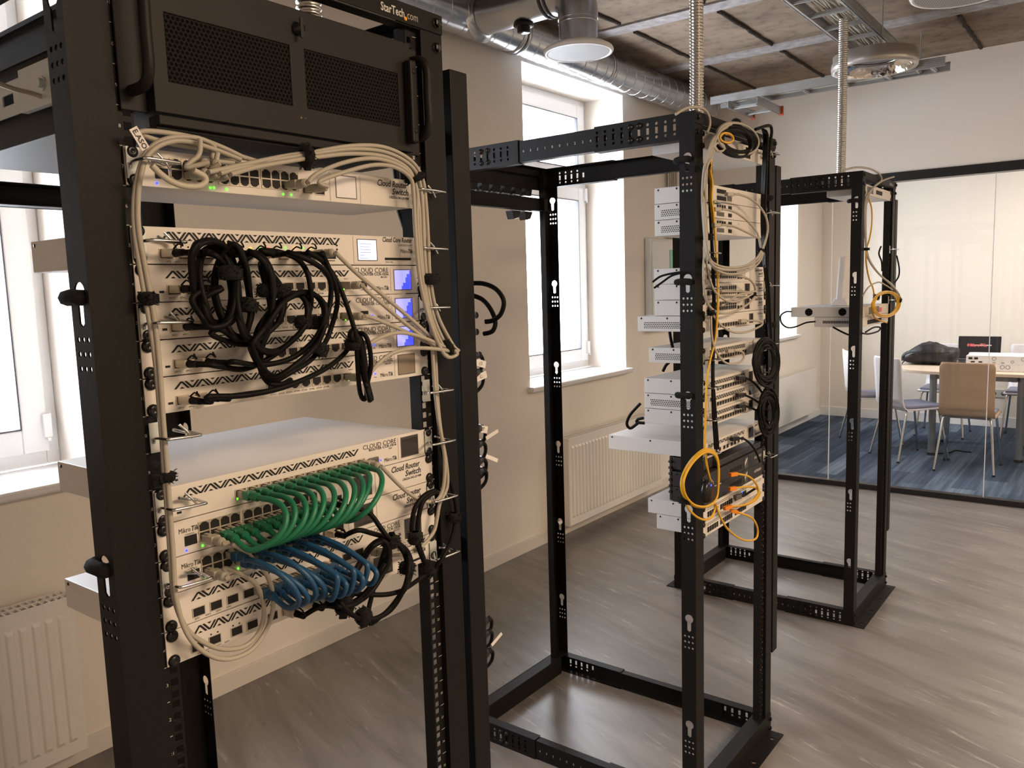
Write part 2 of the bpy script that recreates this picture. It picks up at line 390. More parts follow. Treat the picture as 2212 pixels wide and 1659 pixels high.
# windows
for i, (a, c) in enumerate(WINS):
    y0 = YW+RD; fr = MB()
    f = .045                                                  # outer frame
    fr.box(a, a+f, y0, y0+.07, ZS, ZH); fr.box(c-f, c, y0, y0+.07, ZS, ZH); fr.box(a+f, c-f, y0, y0+.07, ZH-f, ZH); fr.box(a+f, c-f, y0, y0+.07, ZS, ZS+.055)
    fr.box(a+f, c-f, y0, y0+.07, 2.20, 2.25)
    w = fr.build('window_%d' % (i+1), 'upvc', bevel=.004); w['kind'] = 'structure'
    for z0, z1, nm in ((ZS+.05, 2.205, 'sash'), (2.245, ZH-f+.005, 'top_sash')):
        s = MB(); q = .085; x0, x1 = a+f-.005, c-f+.005
        s.box(x0, x0+q, y0-.018, y0+.045, z0, z1); s.box(x1-q, x1, y0-.018, y0+.045, z0, z1)
        s.box(x0+q, x1-q, y0-.018, y0+.045, z0, z0+q); s.box(x0+q, x1-q, y0-.018, y0+.045, z1-q, z1)
        g0, g1, h0, h1 = x0+q, x1-q, z0+q, z1-q
        so = s.build(nm, 'upvc', w, bevel=.004)
        g = MB(); t = .005
        g.box(g0, g0+t, y0-.02, y0, h0, h1); g.box(g1-t, g1, y0-.02, y0, h0, h1); g.box(g0+t, g1-t, y0-.02, y0, h0, h0+t); g.box(g0+t, g1-t, y0-.02, y0, h1-t, h1)
        g.build('gasket', 'gasket', so)
        p = MB(); p.box(g0, g1, y0+.012, y0+.018, h0, h1); p.build('pane', 'glass', so)
    for zz in (ZS+.10, 2.12):
        h = MB(); h.box(c-f-.012, c-f+.014, y0-.034, y0-.016, zz, zz+.085); h.cyl((c-f, y0-.036, zz-.012), (c-f, y0-.036, zz), .006, 8); h.build('hinge', 'upvc', w, bevel=.002)
    s = MB(); s.box(a-.03, c+.03, YW-.045, y0, ZS-.032, ZS); ob = s.build('trim_sill_%d' % (i+1), 'sill', bevel=.008); ob['kind'] = 'structure'
# glass partition with black head and floor channels
b = MB(); b.box(XG-.05, XG+.05, YB, YW, 2.185, 2.245); struct(b, 'trim_head_channel', 'frame_black')
b = MB(); b.box(XG-.03, XG+.03, YB, YW, 0, .038); struct(b, 'trim_floor_channel', 'frame_black')
ys = [YW, .832, -.186, -1.2, -2.2, -3.2, -4.2, YB]
for i in range(7):
    b = MB(); b.box(XG-.006, XG+.006, ys[i+1]+.002, ys[i]-.002, .036, 2.19); o = struct(b, 'window_%d' % (i+4), 'glass')
    if i < 2:
        b = MB(); b.box(XG-.007, XG+.007, ys[i+1]-.002, ys[i+1]+.002, .038, 2.187); struct(b, 'trim_glass_joint_%d' % (i+1), 'white_plastic')

# ---------------------------------------------------------------- radiators
def radiator(x0, x1, z0, z1, label, ribs, group='panel radiators under the windows'):
    yb = YW-.03; yf = YW-.115
    r = thing('radiator', label, 'radiator', ((x0+x1)/2, YW-.07, z0), group)
    p = MB(); p.box(x0, x1, yf, yf+.02, z0, z1-.01)
    n = ribs; pitch = (x1-x0-.04)/max(n, 1)
    for i in range(n):
        cx = x0+.02+pitch*(i+.5); w = pitch*.20
        zz0, zz1 = z0+.045, z1-.05
        vs = [(cx-w-.006, yf, zz0), (cx+w+.006, yf, zz0), (cx+w+.006, yf, zz1), (cx-w-.006, yf, zz1), (cx-w, yf-.007, zz0+.012), (cx+w, yf-.007, zz0+.012), (cx+w, yf-.007, zz1-.012), (cx-w, yf-.007, zz1-.012)]
        p.add(vs, [(0, 1, 5, 4), (1, 2, 6, 5), (2, 3, 7, 6), (3, 0, 4, 7), (4, 5, 6, 7)])
    p.build('front_panel', 'radiator', r, bevel=.002)
    p = MB(); p.box(x0, x1, yb-.018, yb, z0, z1-.01); p.build('back_panel', 'radiator', r)
    g = MB(); g.box(x0-.003, x1+.003, yf-.002, yf+.008, z1-.014, z1); g.box(x0-.003, x1+.003, yb-.008, yb+.002, z1-.014, z1)
    g.box(x0-.003, x0+.004, yf+.008, yb-.008, z1-.014, z1); g.box(x1-.004, x1+.003, yf+.008, yb-.008, z1-.014, z1)
    n = int((x1-x0)/.021)
    for i in range(1, n): xx = x0+(x1-x0)*i/n; g.box(xx-.0035, xx+.0035, yf+.008, yb-.008, z1-.007, z1-.001)
    g.box(x0, x1, (yf+yb)/2-.004, (yf+yb)/2+.004, z1-.008, z1); g.build('top_grille', 'radiator', r)
    g = MB(); g.box(x0+.004, x1-.004, yf+.01, yb-.01, z1-.03, z1-.02); g.build('air_channel', 'rad_grille', r)
    for xa in (x0-.004, x1): g = MB(); g.box(xa, xa+.004, yf+.002, yb-.002, z0, z1-.012); g.build('side_cover', 'radiator', r)
    for xa in (x0+.1, x1-.13): g = MB(); g.box(xa, xa+.03, yb, YW-.001, z0+.1, z1-.1); g.build('wall_bracket', 'radiator', r)
    return r
radiator(-.40, .62, .09, .61, 'cream ribbed panel radiator on the wall at the left edge, left of the nearest rack', 26)
r = radiator(3.50, 4.72, .09, .63, 'cream ribbed panel radiator seen through the middle rack frame', 30)
v = MB(); v.lathe((4.76, YW-.07, .60), (1, 0, 0), [(.0, -.035), (.016, -.035), (.018, -.02), (.022, 0), (.022, .03), (.019, .05), (0, .05)], 16); v.build('thermostat_valve', 'white_plastic', r)
v = MB(); v.tube([(3.46, YW-.07, .12), (3.43, YW-.07, .12), (3.42, YW-.06, .10), (3.42, YW-.04, .08), (3.42, YW-.017, .08)], .012, 8); v.build('pipe', 'white_plastic', r)
radiator(7.0, 8.34, .12, .59, 'white flat-topped radiator beyond the glass wall under the far window', 0)

# ---------------------------------------------------------------- electrical cabinet on the window wall
c = thing('electrical_cabinet', 'grey wall cabinet with green window behind the switches of the middle rack', 'electrical cabinet', (4.88, YW-.06, 1.40))
b = MB(); b.box(4.69, 5.12, YW-.055, YW-.001, 1.20, 1.86); b.build('housing', 'cabinet', c, bevel=.01)
b = MB(); b.box(4.70, 5.11, YW-.062, YW-.055, 1.22, 1.84); b.build('door', 'cabinet', c, bevel=.003)
b = MB(); b.box(4.965, 5.08, YW-.066, YW-.062, 1.44, 1.78); b.build('window', 'green_window', c)
# vertical cable trunk with pale cables above it
b = MB()
for i in range(9): b.tube([(5.02+.016*i, YW-.03-.008*(i % 2), 1.861), (5.02+.016*i, YW-.03-.008*(i % 2), 2.62)], .007, 6)
tag(b.build('riser_cables', 'cable_cream'), 'bunch of pale cables rising from the wall cabinet towards the ceiling', 'cables', kind='stuff')

# ---------------------------------------------------------------- ventilation ducts
D = thing('ventilation_duct', 'long spiral galvanised duct under the ceiling along the window wall', 'duct', (2.5, 1.69, 2.747))
YD, ZD, RDU = 1.69, 2.845, .094
b = MB(); b.tube([(x/10, YD, ZD) for x in range(-26, 56, 2)], RDU, 32); b.build('pipe', 'duct', D)
b = MB(); pitch = .115; n = 20
path = [(-.5+pitch*t/n, YD+(RDU-.0006)*math.cos(2*PI*t/n), ZD+(RDU-.0006)*math.sin(2*PI*t/n)) for t in range(int(6.0/pitch)*n)]
b.tube(path, .0036, 5, cap=False); b.build('seam', 'duct', D)
for xx in (3.02, 1.05):
    b = MB(); b.lathe((xx, YD, ZD), (1, 0, 0), [(RDU, -.03), (RDU+.006, -.028), (RDU+.006, -.004), (RDU+.002, -.003), (RDU+.002, .003), (RDU+.006, .004), (RDU+.006, .028), (RDU, .03)], 32); b.build('coupling', 'duct', D)
    b = MB(); b.lathe((xx, YD, ZD), (1, 0, 0), [(RDU+.004, -.004), (RDU+.0068, -.004), (RDU+.0068, .004), (RDU+.004, .004)], 32); b.build('rubber_seal', 'gasket', D)
for xx in (1.9, 3.9, 5.2):
    b = MB(); b.lathe((xx, YD, ZD), (1, 0, 0), [(RDU+.001, -.012), (RDU+.003, -.012), (RDU+.003, .012), (RDU+.001, .012)], 32); b.cyl((xx, YD, ZD+RDU), (xx, YD, ZC), .004, 6); b.build('hanger_strap', 'galv', D)
def diffuser(cx, cy, zb, R, nk, label, branch=None):
    d = thing('air_diffuser', label, 'air diffuser', (cx, cy, zb), 'round ceiling air diffusers')
    b = MB(); b.lathe((cx, cy, zb), (0, 0, 1), [(0, .016), (R*.9, .010), (R*.93, .004), (R, .006), (R+.004, .014), (R, .024), (R*.86, .036), (nk+.012, .046), (nk+.004, .05)], 48); b.build('rim', 'diffuser', d)
    b = MB(); b.lathe((cx, cy, zb), (0, 0, 1), [(0, .0085), (R*.90, .0055)], 48, smooth=False); b.build('mesh_face', 'diffuser_mesh', d)
    b = MB(); b.lathe((cx, cy, zb), (0, 0, 1), [(R*.88, .034), (R*.80, .038)], 48); b.build('slot_ring', 'duct_dark', d)
    if branch:
        b = MB(); ze = ZD-.02
        b.cyl((cx, cy, zb+.04), (cx, cy, ze-.09), nk, 28)
        b.build('neck_pipe', 'duct', d)
        b = MB(); pts = []
        for t in range(9): a = PI/2*t/8; pts.append((cx, cy+.10-.10*math.cos(a), ze-.10+.10*math.sin(a)))
        b.tube([(cx, cy, ze-.13)]+pts+[(cx, cy+.12, ze)], nk+.003, 28); b.build('elbow', 'duct', d)
        b = MB(); b.cyl((cx, cy+.11, ze), (cx, YD-.02, ze), nk, 28); b.build('branch_pipe', 'duct', d)
        b = MB(); b.lathe((cx, YD-.075, ze), (0, -1, 0), [(nk+.03, 0), (nk+.012, .012), (nk+.003, .03)], 28); b.build('saddle', 'duct', d)
        for yy in (cy+.13, cy+.155):
            b = MB(); b.lathe((cx, yy, ze), (0, 1, 0), [(nk+.001, -.005), (nk+.007, -.005), (nk+.007, .005), (nk+.001, .005)], 28); b.build('rubber_seal', 'gasket', d)
        for zz in (zb+.16, zb+.13):
            b = MB(); b.lathe((cx, cy, zz), (0, 0, 1), [(nk, -.003), (nk+.003, 0), (nk, .003)], 28); b.build('bead', 'duct', d)
        return d
    b = MB(); b.cyl((cx, cy, zb+.04), (cx, cy, ZC-.02), nk, 28); b.build('neck_pipe', 'duct', d)
    return d
q = P(1250, 118, z=2.55)
diffuser(q.x, q.y, 2.55, .150, .085, 'white round diffuser on a galvanised elbow in front of the middle window', True)
q2 = P(2080, -12, z=2.62)
diffuser(q2.x, q2.y, 2.62, .185, .085, 'white round diffuser cut off by the top right edge')
s = MB(); e_ = P(1131, 52, x=q.x); cx, cy, cz = q.x, e_.y, e_.z+.035
s.lathe((cx, cy, cz), (0, 0, -1), [(.028, -.02), (.028, .03), (.046, .034), (.048, .044), (.034, .05), (.03, .05), (.03, .072), (0, .072)], 20)
tag(s.build('duct_sensor', 'bolt'), 'small black round sensor hanging under the branch duct', 'sensor')

# ---------------------------------------------------------------- cable trays
def ladder_tray(name_label, along, a0, a1, c0, c1, z, h, cables=True, cap_ends=None, group='galvanised cable ladders'):
    """along: 'x' or 'y' run from a0 to a1; rails at c0 and c1"""
    def bx(mb, a, b_, c, d, e, f):
        if along == 'x': mb.box(a, b_, c, d, e, f)
        else: mb.box(c, d, a, b_, e, f)
    org = ((a0+a1)/2, (c0+c1)/2, z) if along == 'x' else ((c0+c1)/2, (a0+a1)/2, z)
    t = thing('cable_ladder', name_label, 'cable ladder', org, group)
    for c, sg in ((c0, 1), (c1, -1)):
        m = MB(); bx(m, a0, a1, min(c, c+sg*.004), max(c, c+sg*.004), z, z+h)
        for zz in (0, h*.22, h*.42, h*.62, h*.82, h-.003): bx(m, a0, a1, min(c-sg*.003, c), max(c-sg*.003, c), z+zz, z+zz+.003)
        bx(m, a0, a1, min(c, c+sg*.014), max(c, c+sg*.014), z, z+.003); bx(m, a0, a1, min(c, c+sg*.014), max(c, c+sg*.014), z+h-.003, z+h)
        m.build('side_rail', 'tray', t)
    n = int((a1-a0)/.25)
    for i in range(n+1):
        a = a0+.06+i*.25
        if a > a1-.02: break
        m = MB(); bx(m, a, a+.028, c0+.004, c1-.004, z+.006, z+.020); bx(m, a+.009, a+.019, c0+.004, c1-.004, z+.002, z+.0062); m.build('rung', 'tray', t)
    if cap_ends is not None:
        for c in (c0, c1):
            m = MB(); bx(m, cap_ends-.012, cap_ends+.004, c-.014, c+.014, z-.006, z+h+.004); m.build('end_cap', 'orange_cap', t)
    return t
def loose_cables(label, along, a0, a1, c0, c1, z, n, seed):
    rd = random.Random(seed); m = MB()
    for i in range(n):
        pts = []; c = rd.uniform(c0, c1); zz = z+rd.uniform(0, .022)
        k = max(4, int((a1-a0)/.16))
        for j in range(k+1):
            c = min(c1, max(c0, c+rd.uniform(-.014, .014))); a = a0+(a1-a0)*j/k; h_ = zz+rd.uniform(-.004, .004)
            pts.append((a, c, h_) if along == 'x' else (c, a, h_))
        m.tube(spline(pts, 3), .0045, 5)
    tag(m.build('tray_cables', 'cable_cream'), label, 'cables', kind='stuff')
TZ = 2.745
ladder_tray('galvanised cable ladder overhead running along the row of racks to the glass wall', 'x', .2, 5.10, .151, .351, TZ, .052)
loose_cables('pale network cables lying in the overhead ladder along the racks', 'x', .25, 4.85, .17, .33, TZ+.027, 22, 3)
ladder_tray('galvanised cable ladder crossing towards the window wall at the far end', 'y', .0, 1.43, 4.89, 5.06, TZ-.008, .052)
loose_cables('pale cables lying in the crossing ladder at the far end', 'y', .1, 1.40, 4.905, 5.045, TZ+.018, 10, 4)
ladder_tray('short lower ladder piece with orange end caps near the far wall', 'x', 4.80, 5.26, 1.07, 1.27, 2.675, .05, cap_ends=5.26)
for xx in (1.2, 2.6, 4.05, 4.98):
    m = MB()
    for yy in (.146, .356): m.cyl((xx, yy, TZ), (xx, yy, ZC), .004, 6)
    tag(m.build('threaded_rod', 'galv'), 'pair of thin threaded rods hanging the cable ladder at %s' % {1.2: 'the near rack', 2.6: 'the middle rack', 4.05: 'the ring lamp', 4.98: 'its far end'}[xx], 'rod')

# ---------------------------------------------------------------- ring lamp
lc = P(1888, 150, z=2.60)
l = thing('pendant_lamp', 'unlit round grey lamp with mirror reflector below the cable ladder', 'lamp', (lc.x, lc.y, 2.60))
R = .205
b = MB(); b.lathe((lc.x, lc.y, 2.60), (0, 0, 1), [(R*.90, .0), (R, .0), (R+.002, .02), (R, .040), (R-.006, .043), (R-.006, .075), (R-.02, .080), (0, .080)], 56); b.build('housing', 'lamp_ring', l)
b = MB(); b.lathe((lc.x, lc.y, 2.60), (0, 0, 1), [(R*.90, .0), (R*.84, .03), (R*.66, .055), (R*.60, .06)], 56); b.build('reflector', 'lamp_reflector', l)
b = MB(); b.lathe((lc.x, lc.y, 2.60), (0, 0, 1), [(R*.61, .052), (R*.63, .045), (R*.65, .05), (R*.64, .06)], 56); b.build('inner_ring', 'chrome', l)
b = MB(); b.lathe((lc.x, lc.y, 2.60), (0, 0, 1), [(0, .054), (R*.62, .056)], 40); b.build('diffuser_disc', 'lamp_disc', l)
b = MB(); b.cyl((lc.x, lc.y, 2.678), (lc.x, lc.y, 2.745), .008, 8); b.build('stem', 'galv', l)

# ---------------------------------------------------------------- flexible metal conduits dropping to the racks
def conduit(x, y, z0, label):
    n = int((2.76-z0)/.0025); pts = [(x+.004*math.sin(i*.01), y, z0+(2.76-z0)*i/n) for i in range(n+1)]
    m = MB(); m.tube(pts, .02, 18, radii=[.0203+.0022*(1, .55, -.9, .55)[i % 4] for i in range(n+1)])
    tag(m.build('flexible_conduit', 'conduit'), label, 'conduit', 'ribbed metal conduits from the cable ladder to the racks')
conduit(.47, .235, 1.88, 'ribbed metal conduit dropping behind the front beam of the nearest rack')
conduit(2.04, .235, 1.93, 'ribbed metal conduit dropping into the top of the middle rack')
conduit(3.69, .235, 1.93, 'ribbed metal conduit dropping into the top of the farthest rack')
# ================================================================ racks
UH = .04445; G = .05669; RW = .596; PR = .0068; ZTOP = 1.982; Z0U = 1.71786   # Z0U: top of unit 37
def zu(u): return Z0U-u*UH
RX = [0., 1.572, 3.198]; RY = [0., .0079, .0033]; RD_ = [.87, .8744, .8648]
KEYZ = [1.867-.3138*i for i in range(6)]
def key_loop(cx, cz):
    pts = []
    for k in range(13): a = math.radians(-62+k*304/12); pts.append((cx+.0125*math.sin(a+PI)*-1, cz+.0125*-math.cos(a+PI)*1))
    # round head with a narrower slot below
    pts = [(cx+.0125*math.cos(math.radians(a)), cz+.0125*math.sin(math.radians(a))) for a in range(-60, 241, 25)]
    return [(cx+.0058, cz-.034), (cx+.0062, cz-.0115)]+pts+[(cx-.0062, cz-.0115), (cx-.0058, cz-.034), (cx, cz-.038)]
def rack(i, label):
    X0, Y0, D = RX[i]-G, RY[i]-PR, RD_[i]
    r = thing('server_rack', label, 'rack', (X0+RW/2, Y0+D/2, 0), 'black open-frame equipment racks')
    for sx in (0, 1):
        for sy in (0, 1):
            wx = (lambda a: X0+a) if sx == 0 else (lambda a: X0+RW-a)
            wy = (lambda a: Y0+a) if sy == 0 else (lambda a: Y0+D-a)
            S = .0434; m = MB()
            loops = [rect(0, S, .03, ZTOP-.002)]
            for kz in KEYZ:
                loops.append(key_loop(.021, kz))
                for rr in range(3):
                    for cc in range(3): loops.append(circ(.0105+.0115*cc, kz-.052-.0165*rr, .0033, 8))
            m.plate(loops, (wx(0), wy(0), 0), (0, 1 if sy == 0 else -1, 0), (0, 0, 1), (.002 if sx == 0 else -.002, 0, 0))
            def lb(a, b_, c, d, e, f):
                xs = sorted((wx(a), wx(b_))); ysd = sorted((wy(c), wy(d))); m.box(xs[0], xs[1], ysd[0], ysd[1], e, f)
            lb(.002, .049, 0, .002, .03, ZTOP-.002)
            lb(.047, .049, .002, .012, .03, ZTOP-.002)
            zb, zt = zu(37), zu(-5)
            lb(.049, .0607, .0100, .0120, .03, ZTOP-.03); lb(.0702, .0735, .0100, .0120, .03, ZTOP-.03)
            zprev = zb-.02
            for u in range(36, -6, -1):
                for off in (.0381, .02223, .00635):
                    zc = zu(u)-off; lb(.0607, .0702, .0100, .0120, zprev, zc-.00475); zprev = zc+.00475
            lb(.0607, .0702, .0100, .0120, zprev, ZTOP-.03); lb(.0715, .0735, .012, .034, .03, ZTOP-.03)
            post = m.build('post', 'rack_black', r)
            if sy == 0:
                t = MB()
                for u in range(-5, 37):
                    n = 37-u; cx = wx(.0545); z = zu(u)-UH/2-.0025
                    if True:
                        t.merge(text_mb(str(n), .0058, (cx, wy(.0098), z), (1, 0, 0), (0, 0, 1), align='CENTER'))
                    xs = sorted((wx(.0495), wx(.0575))); t.box(xs[0], xs[1], wy(.0098), wy(.00995), zu(u)-.0004, zu(u)+.0004)
                t.build('unit_marking', 'print_white', post, label='small white unit numbers and ticks')
    # front and rear cross beams, top and bottom
    for sy in (0, 1):
        wy = (lambda a: Y0+a) if sy == 0 else (lambda a: Y0+D-a)
        sg = 1 if sy == 0 else -1
        m = MB()
        def bb(x0, x1, a, c, z0, z1): yy = sorted((wy(a), wy(c))); m.box(x0, x1, yy[0], yy[1], z0, z1)
        bb(X0-.001, X0+RW+.001, -.0022, -.0002, ZTOP-.030, ZTOP); bb(X0-.001, X0+RW+.001, -.0002, .022, ZTOP-.002, ZTOP); bb(X0+.05, X0+RW-.05, .0, .022, ZTOP-.032, ZTOP-.030)
        if sy == 1: bb(X0+.004, X0+RW-.004, .001, .003, ZTOP-.08, ZTOP-.03)
        m.build('top_beam', 'rack_black', r, bevel=.0008)
        m = MB()
        bb(X0-.001, X0+RW+.001, -.0022, -.0002, 0, .07); bb(X0, X0+RW, -.0002, .045, .067, .069)
        bb(X0+.05, X0+RW-.05, .043, .045, 0, .067)
        m.build('bottom_beam', 'rack_black', r, bevel=.0008)
        m = MB(); m.plate([rect(X0, X0+RW, 0, .044)]+[circ(X0+RW*f, .022, .008, 12) for f in (.08, .36, .64, .92)], (0, wy(-.002), .0), (1, 0, 0), (0, -sg, 0), (0, 0, .004)); m.build('foot_plate', 'rack_black', r)
        for bx_ in (.0135, RW-.0135):
            for bz in (ZTOP-.0145, ZTOP-.052, .052, .020):
                p = MB(); y = wy(-.0022 if (bz > ZTOP-.03 or bz < .07) else 0)
                p.lathe((X0+bx_, y, bz), (0, -sg, 0), [(0, 0), (.0085, 0), (.0085, .0012), (.0068, .0018)], 12); p.lathe((X0+bx_, y-sg*.0015, bz), (0, -sg, 0), [(.0066, 0), (.0066, .0048), (.0045, .0058), (0, .0058)], 6, smooth=False)
                p.build('bolt', 'bolt', r)
    # adjustable side beams with depth numbers
    for sx in (0, 1):
        wx = (lambda a: X0+a) if sx == 0 else (lambda a: X0+RW-a); sg = 1 if sx == 0 else -1
        for top in (1, 0):
            z0, z1 = (ZTOP-.067, ZTOP-.001) if top else (.001, .067); zc = (z0+z1)/2
            for a0, a1 in ((.002, .302), (D-.305, D-.002)):
                loops = [rect(a0, a1, z0, z1)]
                ks = [a0+.055+.0262*k for k in range(10)] if a0 < .1 else [a1-.055-.0262*k for k in range(9)]
                for ya in ks:
                    if a0+.012 < ya < a1-.008:
                        loops += [circ(ya, zc+.0175, .0042, 8), circ(ya, zc-.0175, .0042, 8), rect(ya-.0042, ya+.0042, zc-.0085, zc+.0085)]
                m = MB(); m.plate(loops, (wx(.0005), Y0, 0), (0, 1, 0), (0, 0, 1), (sg*.0018, 0, 0))
                xs = sorted((wx(.0005), wx(.034))); m.box(xs[0], xs[1], Y0+a0, Y0+a1, z1, z1+.0015); m.box(xs[0], xs[1], Y0+a0, Y0+a1, z0-.0015, z0)
                m.build('side_beam_sleeve', 'rack_black', r)
                for ya in (ks[4], ks[5]):
                    for dz in (.0175, -.0175):
                        p = MB(); p.lathe((wx(.0004), Y0+ya, zc+dz), (-sg, 0, 0), [(0, 0), (.0085, 0), (.0085, .001), (.006, .002), (.006, .005), (0, .0056)], 10); p.build('bolt', 'bolt', r)
            m = MB(); m.box(*sorted((wx(.0040), wx(.0058))), Y0+.17, Y0+D-.17, z0+.0035, z1-.0035)
            xs = sorted((wx(.004), wx(.032))); m.box(xs[0], xs[1], Y0+.17, Y0+D-.17, z1-.0035, z1-.002); m.box(xs[0], xs[1], Y0+.17, Y0+D-.17, z0+.002, z0+.0035)
            ib = m.build('side_beam_slide', 'rack_black', r)
            t = MB(); labs = [(k, .421-.0262*k) for k in range(10)]+[(k, .447+.0262*k) for k in range(10)]
            for k, ya in labs:
                if .302 < ya < D-.305: xx = wx(.0037)
                elif ya < D-.02: xx = wx(.0037)
                t.merge(text_mb(str(k), .0105, (xx, Y0+ya, zc-.004), (0, -1 if sx == 0 else 1, 0), (0, 0, 1), align='CENTER'))
            t.build('depth_numbers', 'print_white', ib)
    # maker's lettering on the right of the front top beam
    tb = [o for o in r.children if o.name.startswith('top_beam')][0]
    y = Y0-.0026
    t = text_mb('StarTech', .0172, (X0+RW-.0855, y, ZTOP-.0225), (1, 0, 0), (0, 0, 1), bold=True, sx=.80, align='RIGHT'); t.build('lettering', 'print_white', tb)
    t = MB(); t.lathe((X0+RW-.0835, y-.0002, ZTOP-.0235), (0, -1, 0), [(0, 0), (.0032, 0), (.0032, .0002), (0, .0002)], 16); t.build('logo_dot', 'print_orange', tb)
    t = text_mb('com', .0172, (X0+RW-.0800, y, ZTOP-.0225), (1, 0, 0), (0, 0, 1), sx=.82); t.build('lettering', 'cable_grey', tb)
    return r
racks = [rack(0, 'nearest black open rack on the left, full of white routers and coloured cables'),
         rack(1, 'middle black open rack with yellow cable loops on its front'),
         rack(2, 'farthest black open rack, almost empty, in front of the glass wall')]

# ---------------------------------------------------------------- vertical power strips on the right of every rack
for i, lb in enumerate(('the nearest rack', 'the middle rack', 'the farthest rack')):
    x0 = RX[i]-G+RW+.0195; y0 = RY[i]-.005; zt, zb = 1.905, .275
    t = thing('power_strip', 'tall dark vertical power strip on the right side of %s' % lb, 'power strip', (x0+.022, y0+.02, zb), 'vertical power strips')
    m = MB(); m.box(x0, x0+.0435, y0, y0+.046, zb, zt); m.build('housing', 'rack_black', t, bevel=.0015)
    for zz in (zt-.12, (zt+zb)/2, zb+.12):
        m = MB(); m.box(x0-.0185, x0, y0+.02, y0+.026, zz-.02, zz+.02); m.build('bracket', 'rack_inner', t)
    if i == 0:
        for zz in (1.46, 1.43, 1.39, 1.36, 1.27, 1.24, 1.20, 1.175, .93, .90, .86):
            m = MB(); m.box(x0+.0435, x0+.0465, y0+.012, y0+.034, zz-.011, zz+.011); m.build('outlet', 'rack_inner', t)
    racks[i]['_ps'] = x0+.0465

# ---------------------------------------------------------------- rack-mounted devices
def zigzag(x0, x1, z0, h, y, period=.0268):
    """row of slanted vent slots shaped like repeated peaks and valleys"""
    m = MB(); n = int(round((x1-x0)/period)); per = (x1-x0)/n; run = per*.315; gap = per*.185; w = per*.12
    def st(xa, xb, za, zb): m.add([(xa, y, za), (xa+w, y, za), (xb+w, y, zb), (xb, y, zb)], [(0, 1, 2, 3)])
    for k in range(n):
        a = x0+k*per
        st(a, a+run, z0, z0+h); st(a+run, a+2*run, z0+h, z0)
        m.add([(a+run-w*.5, y, z0), (a+run+w*1.6, y, z0), (a+run+w*.55, y, z0+h*.25)], [(0, 1, 2)])
        b_ = a+run+gap
        st(b_, b_+run, z0+h, z0); st(b_+run, b_+2*run, z0, z0+h)
        m.add([(b_+run-w*.5, y, z0+h), (b_+run+w*1.6, y, z0+h), (b_+run+w*.55, y, z0+h*.75)], [(0, 1, 2)])
    return m
def rj45(x, z, y, up=False, w=.0142, h=.0112):
    """one jack: pale metal rim and dark keyed opening"""
    m = MB(); m.box(x-.0012, x, y-.0006, y, z, z+h, 0); m.box(x+w, x+w+.0012, y-.0006, y, z, z+h, 0); m.box(x-.0012, x+w+.0012, y-.0006, y, z-.001, z, 0); m.box(x-.0012, x+w+.0012, y-.0006, y, z+h, z+h+.001, 0)
    q = [(0, .25), (.16, .25), (.16, .1), (.3, .1), (.3, 0), (.7, 0), (.7, .1), (.84, .1), (.84, .25), (1, .25), (1, 1), (0, 1)]
    if up: q = [(a, 1-b_) for a, b_ in q]
    m.add([(x+a*w, y-.0003, z+b_*h) for a, b_ in q], [tuple(range(12))], 1)
    if up: m.box(x, x+w, y-.0003, y-.0001, z+h*.999, z+h, 1)
    m.add([(x, y-.0002, z), (x+w, y-.0002, z), (x+w, y-.0002, z+h), (x, y-.0002, z+h)], [(0, 1, 2, 3)], 0)
    return m
def sfp(x, z, y, w=.0155, h=.0105):
    m = MB(); m.box(x-.001, x, y-.0006, y, z, z+h, 0); m.box(x+w, x+w+.001, y-.0006, y, z, z+h, 0); m.box(x-.001, x+w+.001, y-.0006, y, z-.001, z, 0); m.box(x-.001, x+w+.001, y-.0006, y, z+h, z+h+.0008, 0)
    m.quad((x, y-.0003, z), (x+w, y-.0003, z), (x+w, y-.0003, z+h), (x, y-.0003, z+h), 1)
    return m
def led(p, r_=.0014): return MB().lathe(p, (0, -1, 0), [(r_, 0), (r_*.8, r_*.7), (0, r_)], 8)

